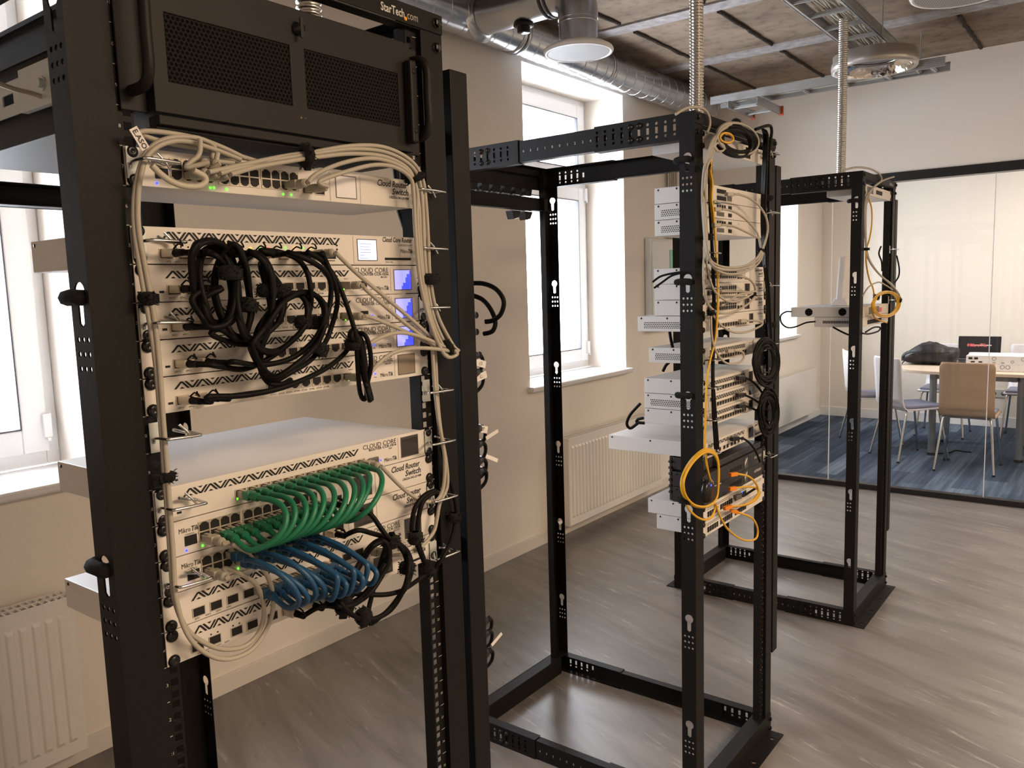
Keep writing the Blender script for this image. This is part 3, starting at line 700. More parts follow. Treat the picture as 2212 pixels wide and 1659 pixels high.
def device(ri, u, depth, kind, label, un=1, dx=0., vents=False, front='device_panel', body='device_white', ears=True, group=None, screen=None, dy=0.):
    X, Y = RX[ri]+dx, RY[ri]+dy; z1 = zu(u)-.0006; z0 = zu(u+un)+.0006
    t = thing('network_switch' if kind in ('crs', 'sw', 'swv') else 'router' if kind != 'blank' else 'blank_panel', label, 'network device', (X+.2413, Y+depth/2, z0), group)
    m = MB(); m.box(X+.0215, X+.4611, Y+.003, Y+depth, z0, z1); ch = m.build('chassis', body, t, bevel=.0012)
    m = MB(); m.box(X, X+.4826, Y, Y+.0028, z0, z1); fp = m.build('front_panel', front, t, bevel=.0006)
    for sx in (X+.00875, X+.4826-.00875):
        for k in range(un):
            for off in (.00635, .0381):
                s = MB(); zc = zu(u+k)-off; s.lathe((sx, Y, zc), (0, -1, 0), [(.0078, 0), (.0078, .0012), (.0066, .0035), (.003, .0046), (.0022, .0040), (0, .0038)], 14); s.build('screw', 'bolt', t)
    def zf(fr): return zu(u)-fr*UH
    y = Y-.0004
    if vents:
        v = MB(); yv0, yv1 = (Y+.03, Y+depth-.02)
        v.box(X+.0208, X+.0215, yv0, yv1, z0+.009, z0+.028); v.build('side_vent', 'device_vent', t)
    s = MB(); s.lathe((X+.0215, Y+depth*.55, z1-.006), (-1, 0, 0), [(.0028, 0), (.0024, .001), (0, .0012)], 10); s.lathe((X+.0215, Y+depth-.012, z1-.006), (-1, 0, 0), [(.0028, 0), (.0024, .001), (0, .0012)], 10)
    s.build('side_screw', 'bolt', t)
    def disp(x0, x1, fa, fb, mode):
        b = MB()
        if mode == 'white':
            b.quad((X+x0, y, zf(fb)), (X+x1, y, zf(fb)), (X+x1, y, zf(fa)), (X+x0, y, zf(fa)))
            d = b.build('display', 'lcd_white', t); q = MB()
            for k in range(6): q.box(X+x0+.004, X+x0+.010+.019*random.random(), y-.0002, y-.0001, zf(fa+.13+k*.095)-.0004, zf(fa+.13+k*.095)+.0002)
            q.build('display_text', 'lcd_blue', d)
        elif mode == 'graph':
            b.quad((X+x0, y, zf(fb)), (X+x1, y, zf(fb)), (X+x1, y, zf(fa)), (X+x0, y, zf(fa)))
            d = b.build('display', 'lcd_lilac', t); q = MB(); hs = [.18, .34, .34, .62, .8, .8, .97]
            hh = zf(fa)-zf(fb)
            for k, hk in enumerate(hs): xa = X+x0+(x1-x0)*(.42+k*.083); q.quad((xa, y-.0002, zf(fb)), (xa+(x1-x0)*.083, y-.0002, zf(fb)), (xa+(x1-x0)*.083, y-.0002, zf(fb)+hh*hk), (xa, y-.0002, zf(fb)+hh*hk))
            q.build('display_graph', 'lcd_blue', d)
        else:
            b.quad((X+x0, y, zf(fb)), (X+x1, y, zf(fb)), (X+x1, y, zf(fa)), (X+x0, y, zf(fa))); d = b.build('display', {'off': 'lcd_off', 'tan': 'lcd_off_tan', 'paper': 'white_plastic', 'lilac': 'lcd_lilac'}[mode], t)
        f = MB(); q = .0012
        f.box(X+x0-q, X+x0, y-.0002, y, zf(fb), zf(fa)); f.box(X+x1, X+x1+q, y-.0002, y, zf(fb), zf(fa)); f.box(X+x0-q, X+x1+q, y-.0002, y, zf(fb)-q, zf(fb)); f.box(X+x0-q, X+x1+q, y-.0002, y, zf(fa), zf(fa)+q)
        f.build('display_edge', 'plug_dark', d)
    def lt(rows, mt='print_black'):
        b = MB()
        for txt, xx, fr, sz, al, sh, bo, sx_ in rows: b.merge(text_mb(txt, sz, (X+xx, y, zf(fr)), (1, 0, 0), (0, 0, 1), shear=sh, bold=bo, align=al, sx=sx_))
        b.build('lettering', mt, fp)
    def leds(lst):
        for xx, fr, c in lst: led((X+xx, y, zf(fr))).build('indicator_light', 'led_'+c, t)
    proto = {}
    def jack(xx, fr, up=False, f=rj45, nm='ethernet_port'):
        k = (f, up)
        if k not in proto:
            proto[k] = (f(X+xx, zf(fr), y, up) if f is rj45 else f(X+xx, zf(fr), y)).build(nm, ['port_rim', 'slot'], t); proto[k]['_p'] = (xx, fr)
        else:
            s = proto[k]; a, b_ = s['_p']; copy_part(s, t, (xx-a, 0, zf(fr)-zf(b_)))
    if kind == 'ccr36':
        zigzag(X+.037, X+.317, zf(.37), .0088, y).build('vent_slots', 'slot', fp)
        n = 8; x0 = .170
        for k in range(8): jack(x0+.0188*k, .80)
        for k in (0, 1): jack(.0395+.0247*k, .80, f=sfp, nm='sfp_port')
        b = MB(); b.box(X+.0285, X+.0345, y-.0002, y, zf(.76), zf(.70)); b.box(X+.342, X+.357, y-.0003, y, zf(.73), zf(.53)); b.build('usb_and_console_port', 'slot', fp)
        leds([(.365, .70, 'blue'), (.3115, .78, 'green')])
        disp(.415, .451, .17, .845, screen)
        lt([('CLOUD CORE', .403, .245, .0100, 'RIGHT', 0, False, -.070), ('ROUTER CCR-1036', .403, .345, .0058, 'RIGHT', 0, True, -.058), ('8G-2S+', .400, .43, .0036, 'RIGHT', 0, True, 1.2), ('Mikro', .403-.0116, .845, .0088, 'RIGHT', 0, False, -.0160), ('Tik', .403-.0113, .845, .0088, 'LEFT', .2, True, -.0113), ('BOOT', .313, .47, .0028, 'LEFT', 0, False, 1), ('SFP+1        SFP+2', .040, .92, .0030, 'LEFT', 0, False, 1), ('ETH1   ETH2   ETH3   ETH4   ETH5   ETH6   ETH7   ETH8', .174, .92, .0030, 'LEFT', 0, False, 1.36), ('PWR', .3625, .84, .0026, 'LEFT', 0, False, 1), ('CONSOLE', .343, .84, .0026, 'LEFT', 0, False, 1)])
        b = MB(); b.box(X+.4065, X+.4070, y-.0001, y, zf(.9), zf(.1)); b.build('seam', 'cable_grey', fp)
    elif kind == 'ccr16':
        zigzag(X+.037, X+.317, zf(.37), .0092, y).build('vent_slots', 'slot', fp)
        for k in range(12): jack(.1105+.0190*k, .80)
        b = MB(); b.box(X+.028, X+.034, y-.0002, y, zf(.80), zf(.74)); b.build('usb_port', 'slot', fp)
        b = MB(); b.box(X+.340, X+.361, y-.004, y, zf(.83), zf(.57)); b.build('serial_port', 'plug_dark', t, bevel=.002)
        leds([(.367, .74, 'blue'), (.112, .80, 'green')])
        disp(.413, .450, .14, .83, screen)
        lt([('CLOUD CORE', .402, .245, .0100, 'RIGHT', 0, False, -.070), ('ROUTER CCR-1016', .402, .345, .0058, 'RIGHT', 0, True, -.058), ('12G', .392, .43, .0036, 'RIGHT', 0, True, 1.2), ('Mikro', .4025-.0116, .85, .0088, 'RIGHT', 0, False, -.0160), ('Tik', .4025-.0113, .85, .0088, 'LEFT', .2, True, -.0113)])
        b = MB(); b.box(X+.4055, X+.4060, y-.0001, y, zf(.9), zf(.1)); b.build('seam', 'cable_grey', fp)
    elif kind == 'ccr12s':
        zigzag(X+.037, X+.317, zf(.37), .0092, y).build('vent_slots', 'slot', fp)
        for k in range(12): jack(.0385+.0243*k, .84, f=sfp, nm='sfp_port')
        leds([(.3665, .73, 'blue')])
        disp(.413, .449, .15, .84, screen)
        lt([('CLOUD CORE', .402, .245, .0100, 'RIGHT', 0, False, -.070), ('ROUTER CCR-1016', .402, .345, .0058, 'RIGHT', 0, True, -.058), ('12S-1S+', .400, .43, .0036, 'RIGHT', 0, True, 1.2), ('Mikro', .4025-.0116, .85, .0088, 'RIGHT', 0, False, -.0160), ('Tik', .4025-.0113, .85, .0088, 'LEFT', .2, True, -.0113), ('SFP1       SFP2       SFP3       SFP4', .04, .94, .0032, 'LEFT', 0, False, 1.2)])
    elif kind == 'ccr72':
        zigzag(X+.036, X+.303, zf(.36), .0100, y).build('vent_slots', 'slot', fp)
        for xx in (.033, .0575, .0895, .1135, .1455, .1695, .2015, .2255): jack(xx, .84, f=sfp, nm='sfp_port')
        jack(.2555, .84); b = MB()
        for xx in (.0605, .0700, .0925, .1020): b.lathe((X+xx, y, zf(.53)), (0, -1, 0), [(.0011, 0), (.0011, .0002), (0, .0002)], 8)
        for k in range(3): b.lathe((X+.303, y, zf(.37+.13*k)), (0, -1, 0), [(.0015, 0), (.0015, .0002), (0, .0002)], 8)
        b.box(X+.283, X+.300, y-.0003, y, zf(.80), zf(.55)); b.box(X+.397, X+.453, y-.0004, y, zf(.82), zf(.74)); b.box(X+.285, X+.298, y-.0003, y, zf(.87), zf(.85)); b.build('card_slot', 'slot', fp)
        disp(.343, .380, .16, .83, screen)
        if u == 2: leds([(.158, .52, 'amber'), (.171, .50, 'green'), (.186, .51, 'red'), (.213, .49, 'green'), (.228, .48, 'amber'), (.242, .48, 'green'), (.255, .47, 'amber'), (.279, .80, 'green')])
        if u == 13 and ri == 0: leds([(.2085, .50, 'amber'), (.2085, .66, 'amber'), (.228, .50, 'green'), (.2385, .50, 'amber'), (.2385, .64, 'amber'), (.258, .82, 'green')])
        b = MB(); b.box(X+.334, X+.3345, y-.0001, y, zf(.93), zf(.06)); b.box(X+.334, X+.3885, y-.0001, y, zf(.935), zf(.93)); b.build('seam', 'cable_grey', fp)
        lt([('Cloud Core Router', .458, .20, .0105, 'RIGHT', .22, True, -.065), ('CCR1072-1G-8S+', .458, .33, .0042, 'RIGHT', .22, False, 1), ('Mikro', .4585-.0116, .57, .0088, 'RIGHT', 0, False, -.0160), ('Tik', .4585-.0113, .57, .0088, 'LEFT', .2, True, -.0113), ('SMART CARD', .398, .91, .0026, 'LEFT', 0, False, 1), ('SFP1    SFP2         SFP3    SFP4', .04, .95, .0028, 'LEFT', 0, False, 1.3)])
    elif kind == 'crs':
        for g0 in (.0555, .1195, .1825):
            for k in range(4):
                jack(g0+.0146*k, .455, up=True); jack(g0+.0146*k, .745)
            b = MB(); b.box(X+g0-.0022, X+g0+.0583, y-.0008, y, zf(.49), zf(.462)); b.build('port_divider', 'port_rim', t)
        for k in (0, 1): jack(.2485+.0215*k, .79, f=sfp, nm='sfp_port')
        b = MB(); b.box(X+.035, X+.0515, y-.0003, y, zf(.76), zf(.48)); b.build('console_port', 'slot', fp)
        disp(.308, .345, .14, .82, screen)
        for xa in (.296, .3535): f = MB(); f.box(X+xa, X+xa+.0005, y-.0001, y, zf(.97), zf(.04)); f.build('seam', 'cable_grey', fp)
        lt([('Cloud Router', .453, .31, .0132, 'RIGHT', .2, True, -.065), ('Switch', .4545, .56, .0132, 'RIGHT', .2, True, -.036), ('CRS226-24G-2S+RM', .455, .70, .0050, 'RIGHT', .2, True, -.043), ('CONSOLE', .036, .46, .0028, 'LEFT', 0, False, 1)])
        lt([('Mikro', .0555-.0116, .37, .0088, 'RIGHT', 0, False, -.0160), ('Tik', .0555-.0113, .37, .0088, 'LEFT', .2, True, -.0113)])
        if ri == 0: leds([(.0365, .88, 'blue'), (.0585, .88, 'green'), (.106, .88, 'green')]+([(.111, .87, 'green'), (.129, .88, 'green'), (.215, .88, 'green'), (.2285, .88, 'green')] if u == 0 else [(.143, .88, 'green'), (.157, .88, 'green'), (.212, .88, 'green')]))
    elif kind in ('sw', 'swv'):      # seen obliquely and small in the middle rack
        if kind == 'swv': zigzag(X+.05, X+.31, zf(.42), .0110, y, .0165).build('vent_slots', 'slot', fp)
        for k in range(12): jack(.10+.0188*k, .84)
        disp(.345, .375, .2, .8, screen or 'off')
        lt([('Cloud Core Router', .458, .3, .008, 'RIGHT', .2, True, .7), ('CCR1009', .458, .5, .005, 'RIGHT', .2, False, 1)])
    elif kind == 'crs_small':
        pass
    return t

NR = 'white rack routers and switches in the nearest rack'
device(0, 0, .145, 'crs', 'white 24-port switch at the top of the nearest rack, with beige cables plugged in', group=NR, screen='paper')
device(0, 2, .315, 'ccr72', 'white router with lit white square screen, under the gap below the top switch', group=NR, screen='white')
device(0, 3, .17, 'ccr36', 'white router with blue graph screen directly below the white-screen router', group=NR, screen='graph')
device(0, 4, .17, 'ccr36', 'white router with blue graph screen, middle one of the three blue screens', group=NR, screen='graph')
device(0, 5, .17, 'ccr36', 'white router with the lowest of the three blue screens', group=NR, screen='graph')
device(0, 6, .17, 'ccr36', 'white router with tan unlit screen at the bottom of the upper stack', group=NR, screen='tan')
device(0, 9, .30, 'ccr16', 'white router with green cables along its ports and a broad pale top', group=NR, screen='off')
device(0, 10, .145, 'crs', 'white 24-port switch below the green cable router, green plugs in its lower ports', group=NR, screen='off')
device(0, 11, .145, 'crs', 'white 24-port switch with blue cables leaving its ports', group=NR, screen='off')
device(0, 12, .17, 'ccr12s', 'white router with empty square slots at left and blue cables entering it', group=NR, screen='off')
device(0, 13, .315, 'ccr72', 'lowest white router in the nearest rack, amber lights and black cables', group=NR, screen='off')

# black server with perforated front at the top of the nearest rack
s = thing('server', 'black rack server with two perforated front panels at the top of the nearest rack', 'server', (.24, .2, 1.757))
zt, zb, yf = 1.919, 1.757, -.018
m = MB(); m.box(.0215, .461, .006, .56, zb+.004, zt-.004); m.build('chassis', 'server_black', s, bevel=.001)
m = MB()
hol = [rect(.051, .226, 1.793, 1.870), rect(.250, .425, 1.793, 1.870)]
m.plate([rect(.032, .452, zb, zt)]+hol, (0, yf, 0), (1, 0, 0), (0, 0, 1), (0, .003, 0))
m.box(.032, .035, yf+.003, .006, zb, zt); m.box(.449, .452, yf+.003, .006, zb, zt); m.box(.035, .449, yf+.003, .006, zb, zb+.003); m.box(.035, .449, yf+.003, .006, zt-.003, zt)
door = m.build('front_door', 'server_black', s, bevel=.0008)
for h in hol:
    m = MB(); m.box(h[0][0], h[1][0], yf+.0015, yf+.0025, h[0][1], h[2][1]); m.build('perforated_panel', 'server_mesh', s)
m = MB(); m.box(0, .032, -.002, .003, zb, zt); m.build('rack_ear', 'server_black', s, bevel=.001)
m = MB(); m.box(.452, .4826, -.002, .003, zb, zt); m.build('rack_ear', 'server_black', s, bevel=.001)
for xx in (.014, .4630):
    m = MB(); m.tube(spline([(xx, -.002, zt-.022), (xx, -.030, zt-.024), (xx, -.042, zt-.040), (xx, -.042, (zt+zb)/2), (xx, -.042, zb+.040), (xx, -.030, zb+.024), (xx, -.002, zb+.022)], 5), .0065, 10); m.build('handle', 'server_black', s)
m = MB(); m.box(.436, .450, -.034, -.018, zb+.012, zt-.028); m.build('handle_plate', 'server_black', s, bevel=.003)
for zz in (zb+.03, zt-.045):
    m = MB(); m.lathe((.443, -.0342, zz), (0, -1, 0), [(0, 0), (.0042, 0), (.0042, .0003), (0, .0003)], 12); m.build('screw_hole', 'slot', s)
m = MB(); m.lathe((.240, yf, 1.893), (0, -1, 0), [(.0085, 0), (.0085, .003), (.006, .005), (.006, .010), (0, .010)], 16); m.box(.2375, .2425, yf-.011, yf-.009, 1.880, 1.906); m.build('door_lock', 'bolt', s)
m = MB(); m.lathe((.2385, yf, 1.779), (0, -1, 0), [(.0016, 0), (.0012, .001), (0, .0013)], 10); m.build('indicator_light', 'lcd_off_tan', s)
m = MB(); m.lathe((.2455, yf, 1.779), (0, -1, 0), [(.0016, 0), (.0012, .001), (0, .0013)], 10); m.build('indicator_light', 'plug_dark', s)
m = MB(); m.box(.035, .449, yf-.001, .004, zb-.014, zb-.003); m.box(.035, .449, yf+.006, .10, zb-.018, zb-.014); m.build('slide_shelf', 'server_black', s, bevel=.001)
m = MB(); m.plate([rect(.16, .70, 1.797, 1.842), rect(.20, .235, 1.812, 1.826), rect(.30, .335, 1.812, 1.826)], (.012, 0, 0), (0, 1, 0), (0, 0, 1), (.002, 0, 0)); m.box(.004, .012, .16, .26, 1.792, 1.846)
m.build('slide_rail', 'galv_plate', s, label='pale galvanised side rail')
for yy in (.19,):
    m = MB(); m.lathe((.0039, yy, 1.818), (-1, 0, 0), [(0, 0), (.009, 0), (.009, .002), (.006, .002), (.006, .007), (0, .007)], 6, smooth=False); m.build('bolt', 'galv', s)
m = MB(); m.box(.0185, .0215, .02, .55, zt-.055, zt-.045); m.box(.0185, .0215, .02, .55, zt-.012, zt-.006); m.build('chassis_rib', 'server_black', s)

# horizontal bar at the rear of the nearest rack
m = MB(); m.box(0, .4826, .852, .856, 1.731, 1.776); m.box(0.02, .4626, .81, .852, 1.732, 1.735); m.box(0.02, .4626, .81, .852, 1.772, 1.775)
tag(m.build('rear_blank_panel', 'rack_black', bevel=.001), 'black horizontal panel across the back of the nearest rack', 'panel')

# cage nuts and tie rings ------------------------------------------------------------
def tie_ring(ri, side, z, label, length=.036, wd=.040, plate=True):
    X, Y = RX[ri], RY[ri]; ex = X+.00875 if side == 'l' else X+.4826-.00875
    t = thing('cable_ring', label, 'cable ring', (ex, Y-.02, z-.02), 'steel D-shaped cable rings')
    if plate:
        m = MB(); m.box(ex-.0082, ex+.0082, Y-.0030, Y-.0016, z-.018, z+.018); m.build('plate', 'galv_plate', t, bevel=.0005)
    x0, x1 = (ex-.004, ex+.038) if side == 'l' else (ex-.024, ex+.028)
    yo = Y-length
    pts = [(ex-.004, Y-.003, z-.006), (ex-.004, Y-.008, z), (x0, yo+.006, z+.001), (x0+.004, yo, z+.001), (x1-.004, yo, z), (x1, yo+.005, z), (x1, Y-.012, z+.001), (x1-.006, Y-.006, z+.002), (x1-.020, Y-.010, z+.007)]
    m = MB(); m.tube(spline(pts, 5), .0020, 8); m.build('wire_loop', 'steel_wire', t)
    m = MB(); a = Vector((x1-.012, Y-.010, z+.012)); b2 = Vector((x1+.002, Y-.012, z-.006)); m.tube([a, (a+b2)/2+Vector((0, -.002, 0)), b2], .0017, 7); m.build('wire_end', 'steel_wire', t)
LZ = [1.699, 1.609, 1.516, 1.381, 1.297, 1.203]
for k, z in enumerate(LZ): tie_ring(0, 'l', z, '%s steel cable ring on the left side of the nearest rack' % ['topmost', 'second from top', 'third from top', 'fourth from top', 'fifth from top', 'lowest'][k])
for k, z in enumerate(LZ+[1.107]): tie_ring(0, 'r', z, '%s steel cable ring on the right side of the nearest rack' % ['topmost', 'second from top', 'third from top', 'middle', 'third from bottom', 'second from bottom', 'lowest'][k])
# ================================================================ middle rack equipment
MR = 'white devices in the middle rack'
def small_front(t, ri, u, parts, y=None):
    """front details of devices that are seen small; parts: (name, material, [(x0,x1,f0,f1)])"""
    X, Y = RX[ri], RY[ri]; y = Y-.0005
    for nm, mt, rs in parts:
        m = MB()
        for x0, x1, f0, f1 in rs: m.box(X+x0, X+x1, y-.0004, y, zu(u)-f1*UH, zu(u)-f0*UH)
        m.build(nm, mt, t)
def grid(x0, n, w, p, f0, f1): return [(x0+k*p, x0+k*p+w, f0, f1) for k in range(n)]
t = device(1, -5, .155, 'blank', 'white 24-port switch at the very top of the middle rack under the cable coil', group=MR); t.name = 'network_switch'
small_front(t, 1, -5, [('port_row', 'slot', grid(.12, 10, .013, .0155, .55, .80)), ('display', 'lcd_off', [(.31, .345, .15, .85)])])
X1, Y1 = RX[1], RY[1]
b = text_mb('Cloud Router', .0125, (X1+.455, Y1-.0006, zu(-5)-.33*UH), (1, 0, 0), (0, 0, 1), shear=.2, bold=True, align='RIGHT', sx=.72); b.merge(text_mb('Switch', .0125, (X1+.455, Y1-.0006, zu(-5)-.62*UH), (1, 0, 0), (0, 0, 1), shear=.2, bold=True, align='RIGHT', sx=.72)); b.build('lettering', 'print_black', t)
for k, (u, nm) in enumerate(((-2, 'top'), (-1, 'middle'), (0, 'bottom'))):
    t = device(1, u, .15, 'blank', 'white device with few ports, %s of the upper group of three in the middle rack' % nm, vents=(k > 0), group=MR); t.name = 'router'
    if k == 0: small_front(t, 1, u, [('port_block', 'slot', [(.10, .165, .20, .46), (.10, .165, .62, .88)]), ('round_connectors', 'galv', grid(.105, 4, .010, .015, .49, .60)), ('ethernet_port', 'plug_dark', [(.172, .205, .55, .85)])])
    else: small_front(t, 1, u, [('port_row', 'slot', grid(.10, 4, .012, .0165, .15, .42)), ('port_row', 'slot', [(.18, .205, .15, .42), (.18, .205, .62, .85)]), ('ethernet_port', 'plug_dark', [(.10, .15, .60, .86)])])
    b = text_mb('24 V', .008, (X1+.25, Y1-.0006, zu(u)-.30*UH), (1, 0, 0), (0, 0, 1)); b.build('lettering', 'cable_grey', t)
for k, u in enumerate((3, 4, 5)):
    t = device(1, u, .153, 'crs', '24-port white switch, %s of the second group in the middle rack' % ['topmost', 'second', 'third'][k], group=MR, screen='off' if k else 'paper')
device(1, 6, .207, 'sw', 'deeper white router with pierced side closing the second group of the middle rack', vents=True, group=MR)
t = device(1, 8, .172, 'swv', 'white router alone in the middle rack with a grey cable looping at its front', vents=True, group=MR, screen='paper')
m = MB(); m.box(X1+.375, X1+.4826, Y1-.0045, Y1-.003, zu(8)-.043, zu(8)-.001); m.box(X1+.372, X1+.3735, Y1-.0046, Y1-.003, zu(8)-.043, zu(8)-.001); m.build('filler_plate', 'device_panel', t)
for k, (u, kd, v) in enumerate(((10, 'swv', False), (11, 'swv', True), (12, 'swv', False))):
    device(1, u, .188, kd, 'white vented router with black cable, %s of the lower group in the middle rack' % ['top', 'centre', 'bottom'][k], vents=v, group=MR, screen='off')
device(1, 14, .31, 'ccr72', 'deepest white router in the middle rack, above the black units', group=MR, screen='off')
for k, u in enumerate((16, 17)):
    t = device(1, u, .10, 'blank', '%s black router in the middle rack with an orange plug' % ['upper', 'lower'][k], front='device_black', body='device_black', group='black routers in the middle rack'); t.name = 'router'
    small_front(t, 1, u, [('port_row', 'slot', grid(.20, 5, .014, .019, .45, .75)), ('display', 'plug_dark', [(.31, .335, .12, .88)])])
    b = MB(); b.add([(X1+.312, Y1-.0012, zu(u)-.7*UH), (X1+.333, Y1-.0012, zu(u)-.3*UH), (X1+.333, Y1-.0012, zu(u)-.15*UH), (X1+.312, Y1-.0012, zu(u)-.4*UH)], [(0, 1, 2, 3)]); b.build('emblem', 'print_white', t)
    b = text_mb('ROUTERBOARD', .011, (X1+.452, Y1-.0006, zu(u)-.55*UH), (1, 0, 0), (0, 0, 1), bold=True, align='RIGHT', sx=.75); b.build('lettering', 'print_white', t)
m = MB(); m.box(X1+.03, X1+.44, Y1+.104, Y1+.115, zu(18), zu(15.05)); m.box(X1+.03, X1+.12, Y1+.02, Y1+.104, zu(15.95), zu(15.1)); m.box(X1+.12, X1+.46, Y1+.003, Y1+.104, zu(15.95), zu(15.5))
for k in range(6): m.box(X1+.022, X1+.03, Y1+.104, Y1+.115, zu(15.4+.4*k)-.004, zu(15.4+.4*k)+.004)
tag(m.build('power_supply', 'device_black', bevel=.003), 'black power supply box behind the yellow coil of the middle rack', 'power supply')
for k, (u, d) in enumerate(((18, .18), (19, .152))):
    t = device(1, u, d, 'blank', '%s of the two cream patch switches at the bottom of the middle rack' % ['upper', 'lower'][k], group=MR); t.name = 'network_switch'
    small_front(t, 1, u, [('port_row', 'slot', grid(.035, 5, .0125, .0155, .45, .80)), ('port_row', 'slot', grid(.125, 6, .0125, .0155, .45, .80)), ('port_row', 'slot', grid(.235, 6, .0125, .0155, .45, .80)), ('printed_line', 'print_black', [(.03, .455, .20, .225)]), ('printed_line', 'print_black', [(.03, .455, .30, .325)])])
# rear horizontal power strip with plugs on the middle rack
X0r, Yr = RX[1]-G, RY[1]-PR+RD_[1]
t = thing('power_strip', 'horizontal power strip across the rear top of the middle rack', 'power strip', (X0r+.3, Yr, 1.822))
m = MB(); m.box(X0r+.05, X0r+RW-.02, Yr-.012, Yr-.001, 1.822, 1.872); m.box(X0r+.05, X0r+RW-.02, Yr-.03, Yr-.012, 1.822, 1.826); m.build('housing', 'rack_black', t, bevel=.001)
for k in range(7):
    q = thing('power_plug', 'black angled plug, number %s from the left above the rear strip of the middle rack' % ['one', 'two', 'three', 'four', 'five', 'six', 'seven'][k], 'plug', (X0r+.09+.063*k, Yr+.02, 1.87), 'plugs on the rear power strip')
    cx = X0r+.09+.063*k; m = MB(); m.add([(cx-.02, Yr+.0, 1.878), (cx+.02, Yr, 1.878), (cx+.028, Yr, 1.905), (cx-.012, Yr, 1.91), (cx-.02, Yr+.035, 1.878), (cx+.02, Yr+.035, 1.878), (cx+.028, Yr+.035, 1.905), (cx-.012, Yr+.035, 1.91)], [(0, 1, 2, 3), (4, 7, 6, 5), (0, 4, 5, 1), (1, 5, 6, 2), (2, 6, 7, 3), (3, 7, 4, 0)]); m.build('body', 'bolt', q, bevel=.003)
    m = MB(); m.tube(spline([(cx-.014, Yr+.02, 1.888), (cx-.03, Yr+.03, 1.882), (cx-.045, Yr+.03, 1.868)], 5), .0042, 7); m.build('cord', 'cable_black', q)
for k, cx in enumerate((1.62, 1.915, 1.99)):
    m = MB(); m.add([(cx-.03, Yr, 1.822), (cx+.022, Yr, 1.822), (cx+.006, Yr, 1.795), (cx-.018, Yr, 1.790), (cx-.03, Yr+.035, 1.822), (cx+.022, Yr+.035, 1.822), (cx+.006, Yr+.035, 1.795), (cx-.018, Yr+.035, 1.79)], [(0, 1, 2, 3), (4, 7, 6, 5), (0, 4, 5, 1), (1, 5, 6, 2), (2, 6, 7, 3), (3, 7, 4, 0)])
    tag(m.build('power_plug', 'bolt', bevel=.003), 'black plug under the rear strip of the middle rack, %s of three' % ['leftmost', 'centre', 'rightmost'][k], 'plug', 'plugs on the rear power strip')

# ================================================================ farthest rack equipment
X2, Y2 = RX[2], RY[2]
t = device(2, -4.9, .16, 'blank', 'white device at the top of the farthest rack with open front', group='devices in the farthest rack'); t.name = 'router'
small_front(t, 2, -4.9, [('port_row', 'slot', grid(.20, 6, .014, .019, .3, .7)), ('port_block', 'plug_dark', [(.05, .15, .2, .8)])])
t = thing('network_switch', 'long grey box with two round fan grilles on its side in the farthest rack', 'network device', (X2+.24, Y2+.15, zu(7.8)), 'devices in the farthest rack')
z0, z1 = zu(7.8), zu(6.82)
m = MB(); m.box(X2+.0215, X2+.4611, Y2+.003, Y2+.31, z0, z1); m.build('chassis', 'cabinet', t, bevel=.001)
m = MB(); m.box(X2, X2+.4826, Y2, Y2+.003, z0, z1); m.build('front_panel', 'device_panel', t)
for yy in (.23, .085):
    m = MB(); m.lathe((X2+.0213, Y2+yy, (z0+z1)/2), (-1, 0, 0), [(0, 0), (.017, 0), (.017, .0004), (0, .0004)], 24, smooth=False); m.build('fan_grille', 'server_mesh', t)
m = MB(); m.box(X2+.12, X2+.30, Y2-.001, Y2, z0+.006, z1-.006); m.build('port_block', 'plug_dark', t)
m = MB(); m.box(X2+.31, X2+.35, Y2-.0012, Y2, z0+.010, z1-.014); m.build('badge', 'sticker_red', t)
t = thing('router', 'shallower grey box directly under the fan grille box in the farthest rack', 'network device', (X2+.24, Y2+.1, zu(8.8)), 'devices in the farthest rack')
z0, z1 = zu(8.8), zu(7.83)
m = MB(); m.box(X2+.0215, X2+.4611, Y2+.003, Y2+.205, z0, z1); m.build('chassis', 'cabinet', t, bevel=.001)
m = MB(); m.box(X2, X2+.4826, Y2, Y2+.003, z0, z1); m.build('front_panel', 'device_panel', t)
m = MB()
for k in range(22): m.box(X2+.0209, X2+.0214, Y2+.02+.0068*k, Y2+.0245+.0068*k, z0+.016, z0+.028)
m.build('side_vent', 'slot', t)
m = MB(); m.box(X2+.10, X2+.35, Y2-.001, Y2, z0+.008, z0+.026); m.build('port_block', 'slot', t)
# white antenna panel standing on it
a = P(1817, 660, x=X2+.20); ax, ay, az = X2+.20, a.y, zu(6.82)
t = thing('antenna', 'white upright slab antenna on a small foot, standing on the grey boxes', 'antenna', (ax, ay, az))
m = MB(); m.obox((ax, ay-.006, az+.125), (.034, .0, .001), (0, .0165, .0), (0, -.006, .098)); m.build('slab', 'white_plastic', t, bevel=.008)
m = MB(); m.add([(ax-.03, ay-.040, az), (ax+.03, ay-.040, az), (ax+.03, ay+.040, az), (ax-.03, ay+.040, az), (ax-.03, ay-.024, az+.034), (ax+.03, ay-.024, az+.034), (ax+.03, ay+.024, az+.034), (ax-.03, ay+.024, az+.034)], [(0, 3, 2, 1), (0, 1, 5, 4), (1, 2, 6, 5), (2, 3, 7, 6), (3, 0, 4, 7), (4, 5, 6, 7)]); m.build('foot', 'white_plastic', t, bevel=.004)

